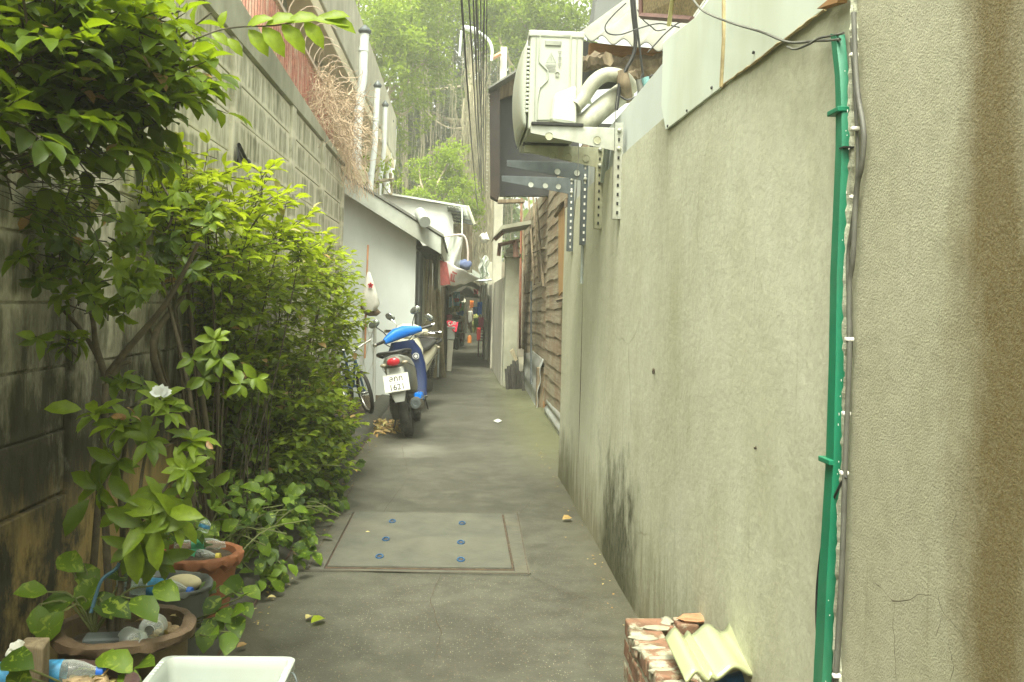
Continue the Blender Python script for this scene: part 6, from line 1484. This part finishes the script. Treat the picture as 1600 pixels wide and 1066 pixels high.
# ================================================================== SKYLINE: cables, lamp, pole, trees
for i in range(11):
    xa = -.12+.028*i+random.uniform(-.01, .01); za = 4.2+random.uniform(0, .9); xb = .45+.05*(i % 5); zb_ = 4.5+random.uniform(-.4, .7)
    tag(MB().tube(sweep((xa-.15, 1.0, za), (xb, 31, zb_), 24, .35+random.uniform(-.2, .3)), random.uniform(.004, .009), 5).build('overhead_cable', M['cable'], smooth=60), 'black overhead cable running along the alley in the bundle above it', 'cable', 'overhead cables bundled along the alley')
plx = at(786, 130, 22)
pol = thing('concrete_pole', 'pale square concrete pole rising behind the loft roof', 'pole', (plx.x, 22, 0))
MB().hexa([(plx.x-.08, 22, 0), (plx.x+.08, 22, 0), (plx.x+.08, 22.16, 0), (plx.x-.08, 22.16, 0)], [(plx.x-.075, 22, at(786, 73, 22).z), (plx.x+.075, 22, at(786, 73, 22).z), (plx.x+.075, 22.15, at(786, 73, 22).z), (plx.x-.075, 22.15, at(786, 73, 22).z)]).build('shaft', M['ped'], pol)
MB().tube([at(782, 84, 21.9), at(768, 92, 21.9)], .05, 6).build('timber_arm', M['rod'], pol)
lm_ = thing('street_lamp', 'white street lamp on a curved arm high above the alley', 'street lamp', tuple(at(768, 95, 21.8)))
MB().tube(smoothpts([at(768, 95, 21.8), at(769, 78, 21.8), at(764, 64, 21.8), at(752, 53, 21.8), at(736, 45, 21.8)], 6), .035, 8).build('arm', M['lampm'], lm_, smooth=60)
MB().tube([at(746, 49, 21.8), at(722, 42, 21.8)], [.08, .05], 10).build('lamp_head', M['lampm'], lm_, smooth=60)
MB().tube([at(721, 48, 21.7), at(718, 88, 21.7)], .03, 6).build('ballast', M['lampm'], lm_, smooth=60)

def tree(name, label, clusters, mat, n_per, ls, trunkpts=None, tr=.4, dens=1.0, parent=None):
    t = thing(name, label, 'tree', tuple(trunkpts[0]) if trunkpts else tuple(at(*clusters[0][:3])))
    L = []; s_ = MB()
    if trunkpts: stemtube(s_, trunkpts, tr, tr*.4, 10)
    for (px, py, Y, r_, ti) in clusters:
        c = at(px, py, Y)
        if trunkpts:
            j = Vector(trunkpts[-1]); stemtube(s_, [j, (j+c)/2+rv()*.6, c], tr*.22, .03, 6, 4)
        ns = int(n_per*r_*r_*dens); sub = [(c+rv()*r_*random.uniform(.3, .95), r_*random.uniform(.22, .42)) for _ in range(16)]
        for i in range(ns):
            sc_, sr = sub[int(rng.integers(len(sub)))]
            d = rv(); p = sc_+d*sr*(random.random()**.4)
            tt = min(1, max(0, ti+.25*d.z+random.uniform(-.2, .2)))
            L.append((p, rv(), Vector((0, -.4, 1))+rv()*.7, ls*random.uniform(.7, 1.3), ls*.55, tt))
    s_.build('trunk', M['trunkp'], t, smooth=60) if s_.v else None
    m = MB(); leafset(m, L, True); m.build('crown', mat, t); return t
tx = .8
bt_ = tree('banyan_tree', 'huge dark banyan tree with hanging roots closing the end of the alley',
  [(640, 150, 40, 2.4, .35), (700, 100, 42, 2.6, .25), (760, 60, 42, 2.4, .55), (650, 220, 41, 2.3, .3), (720, 190, 43, 2.4, .1), (690, 270, 42, 2.2, .1), (760, 250, 42, 2.0, .15), (600, 250, 40, 1.8, .45), (780, 150, 43, 2.2, .4), (650, 20, 40, 2.6, .75), (730, -20, 42, 2.8, .8), (810, 40, 42, 2.4, .75), (700, 340, 43, 2.0, .15), (620, 320, 42, 1.7, .15), (850, 60, 44, 2.4, .7), (770, 330, 43, 1.8, .35)],
  M['leaftree'], 430, .26, [Vector((tx, 40, -.5)), Vector((tx-.1, 40, 3)), Vector((tx+.3, 40.2, 6.5)), Vector((tx-.6, 40.5, 9))], .75)
m = MB()
for i in range(230):
    px = random.uniform(610, 800) if i % 2 else random.gauss(748, 16); Y = random.uniform(35, 39); top_ = random.uniform(40, 260) if px < 735 else random.uniform(60, 300)
    ln = random.uniform(80, 260); p = at(px, top_, Y); q = at(px+random.uniform(-6, 6), min(top_+ln, 430), Y); pts = sweep(p, q, 7, 0, .07); m.tube(pts, random.uniform(.006, .018), 3, cap=False)
for i in range(45):
    px = random.gauss(748, 12); p = at(px, random.uniform(150, 300), random.uniform(32, 35)); q = at(px+random.uniform(-18, 6), 445, 33); m.tube(sweep(p, q, 7, 0, .10), random.uniform(.01, .03), 4, cap=False)
m.build('aerial_roots', M['root'], bt_)['kind'] = 'stuff'
stemt = MB(); stemtube(stemt, [at(640, 130, 39), at(665, 140, 38.5), at(700, 138, 39), at(720, 135, 40)], .07, .05, 6); stemtube(stemt, [at(662, 170, 38), at(690, 195, 38), at(720, 200, 38.5), at(745, 180, 39)], .03, .03, 6); stemt.build('bare_limb', M['trunkp'], bt_)
tree('pale_tree', 'pale green tall tree at the left above the vent pipes',
  [(580, 60, 28, 1.7, .75), (630, 40, 29, 1.8, .8), (610, 120, 29, 1.5, .7), (650, 90, 30, 1.5, .7), (560, 0, 27, 1.6, .8), (640, -20, 30, 2.0, .85), (690, 10, 31, 1.7, .75), (655, 150, 31, 1.0, .65), (615, 200, 30, .9, .55)],
  M['leaftree2'], 520, .17, [Vector((-3.0, 30, 0)), Vector((-2.8, 30, 4)), Vector((-2.6, 29.5, 7.5))], .28)
tree('pale_tree', 'pale green tree beyond the air conditioner roof on the right',
  [(850, 20, 30, 1.6, .7), (890, 30, 30, 1.3, .7), (820, 60, 31, 1.3, .6), (870, 60, 30, 1.2, .6), (905, 0, 30, .9, .8), (800, 10, 31, 1.4, .7), (830, 95, 31, 1.0, .5), (770, 20, 32, 1.3, .65)],
  M['leaftree2'], 520, .17, [Vector((3.0, 31, 0)), Vector((2.9, 31, 4)), Vector((2.5, 30.5, 7.5))], .28)
tree('young_tree', 'small bright green tree in front of the banyan above the white roof',
  [(700, 255, 27, .75, .95), (680, 275, 27, .6, .85), (715, 280, 27, .6, .8), (655, 262, 27, .45, .8), (670, 305, 26.5, .6, .8), (720, 310, 26.5, .6, .75), (640, 310, 26, .5, .8), (740, 330, 27, .5, .6)],
  M['leaftree2'], 1500, .11, [Vector((-.9, 27, 0)), Vector((-.8, 27, 2.5)), Vector((-.5, 27, 3.8))], .10)
tree('climbing_shrub', 'sparse light green plant beside the vent pipes', [(590, 260, 16, .28, .9), (585, 285, 16, .22, .9), (610, 270, 17, .25, .8)], M['leaftree2'], 900, .07, [at(592, 330, 16), at(592, 300, 16), at(592, 280, 16)], .02)

# far greenery mass behind everything
m = MB(); L = []
for i in range(9000):
    X = random.uniform(-22, 26); Y = random.uniform(50, 56); z = abs(random.gauss(0, 1))*3+random.uniform(0, 3)
    if z < 14+3*math.sin(X*.5): L.append(((X, Y, z), rv(), Vector((0, -1, 1))+rv()*.6, .75, .45, random.random()))
leafset(m, L, True); tag(m.build('far_greenery', M['leaftree']), kind='stuff')

# ================================================================== HAZE
hz = MB().bb(-45, 45, -15, 70, -1.0, 26); ho = hz.build('haze', None); tag(ho, kind='stuff')
hm = bpy.data.materials.new('haze'); hm.use_nodes = True; hn = hm.node_tree; hn.nodes.clear()
oo = hn.nodes.new('ShaderNodeOutputMaterial'); pvn = hn.nodes.new('ShaderNodeVolumePrincipled')
pvn.inputs['Color'].default_value = (.95, .97, .88, 1); pvn.inputs['Density'].default_value = .0045; pvn.inputs['Anisotropy'].default_value = .3
hn.links.new(pvn.outputs[0], oo.inputs['Volume']); ho.data.materials.append(hm)
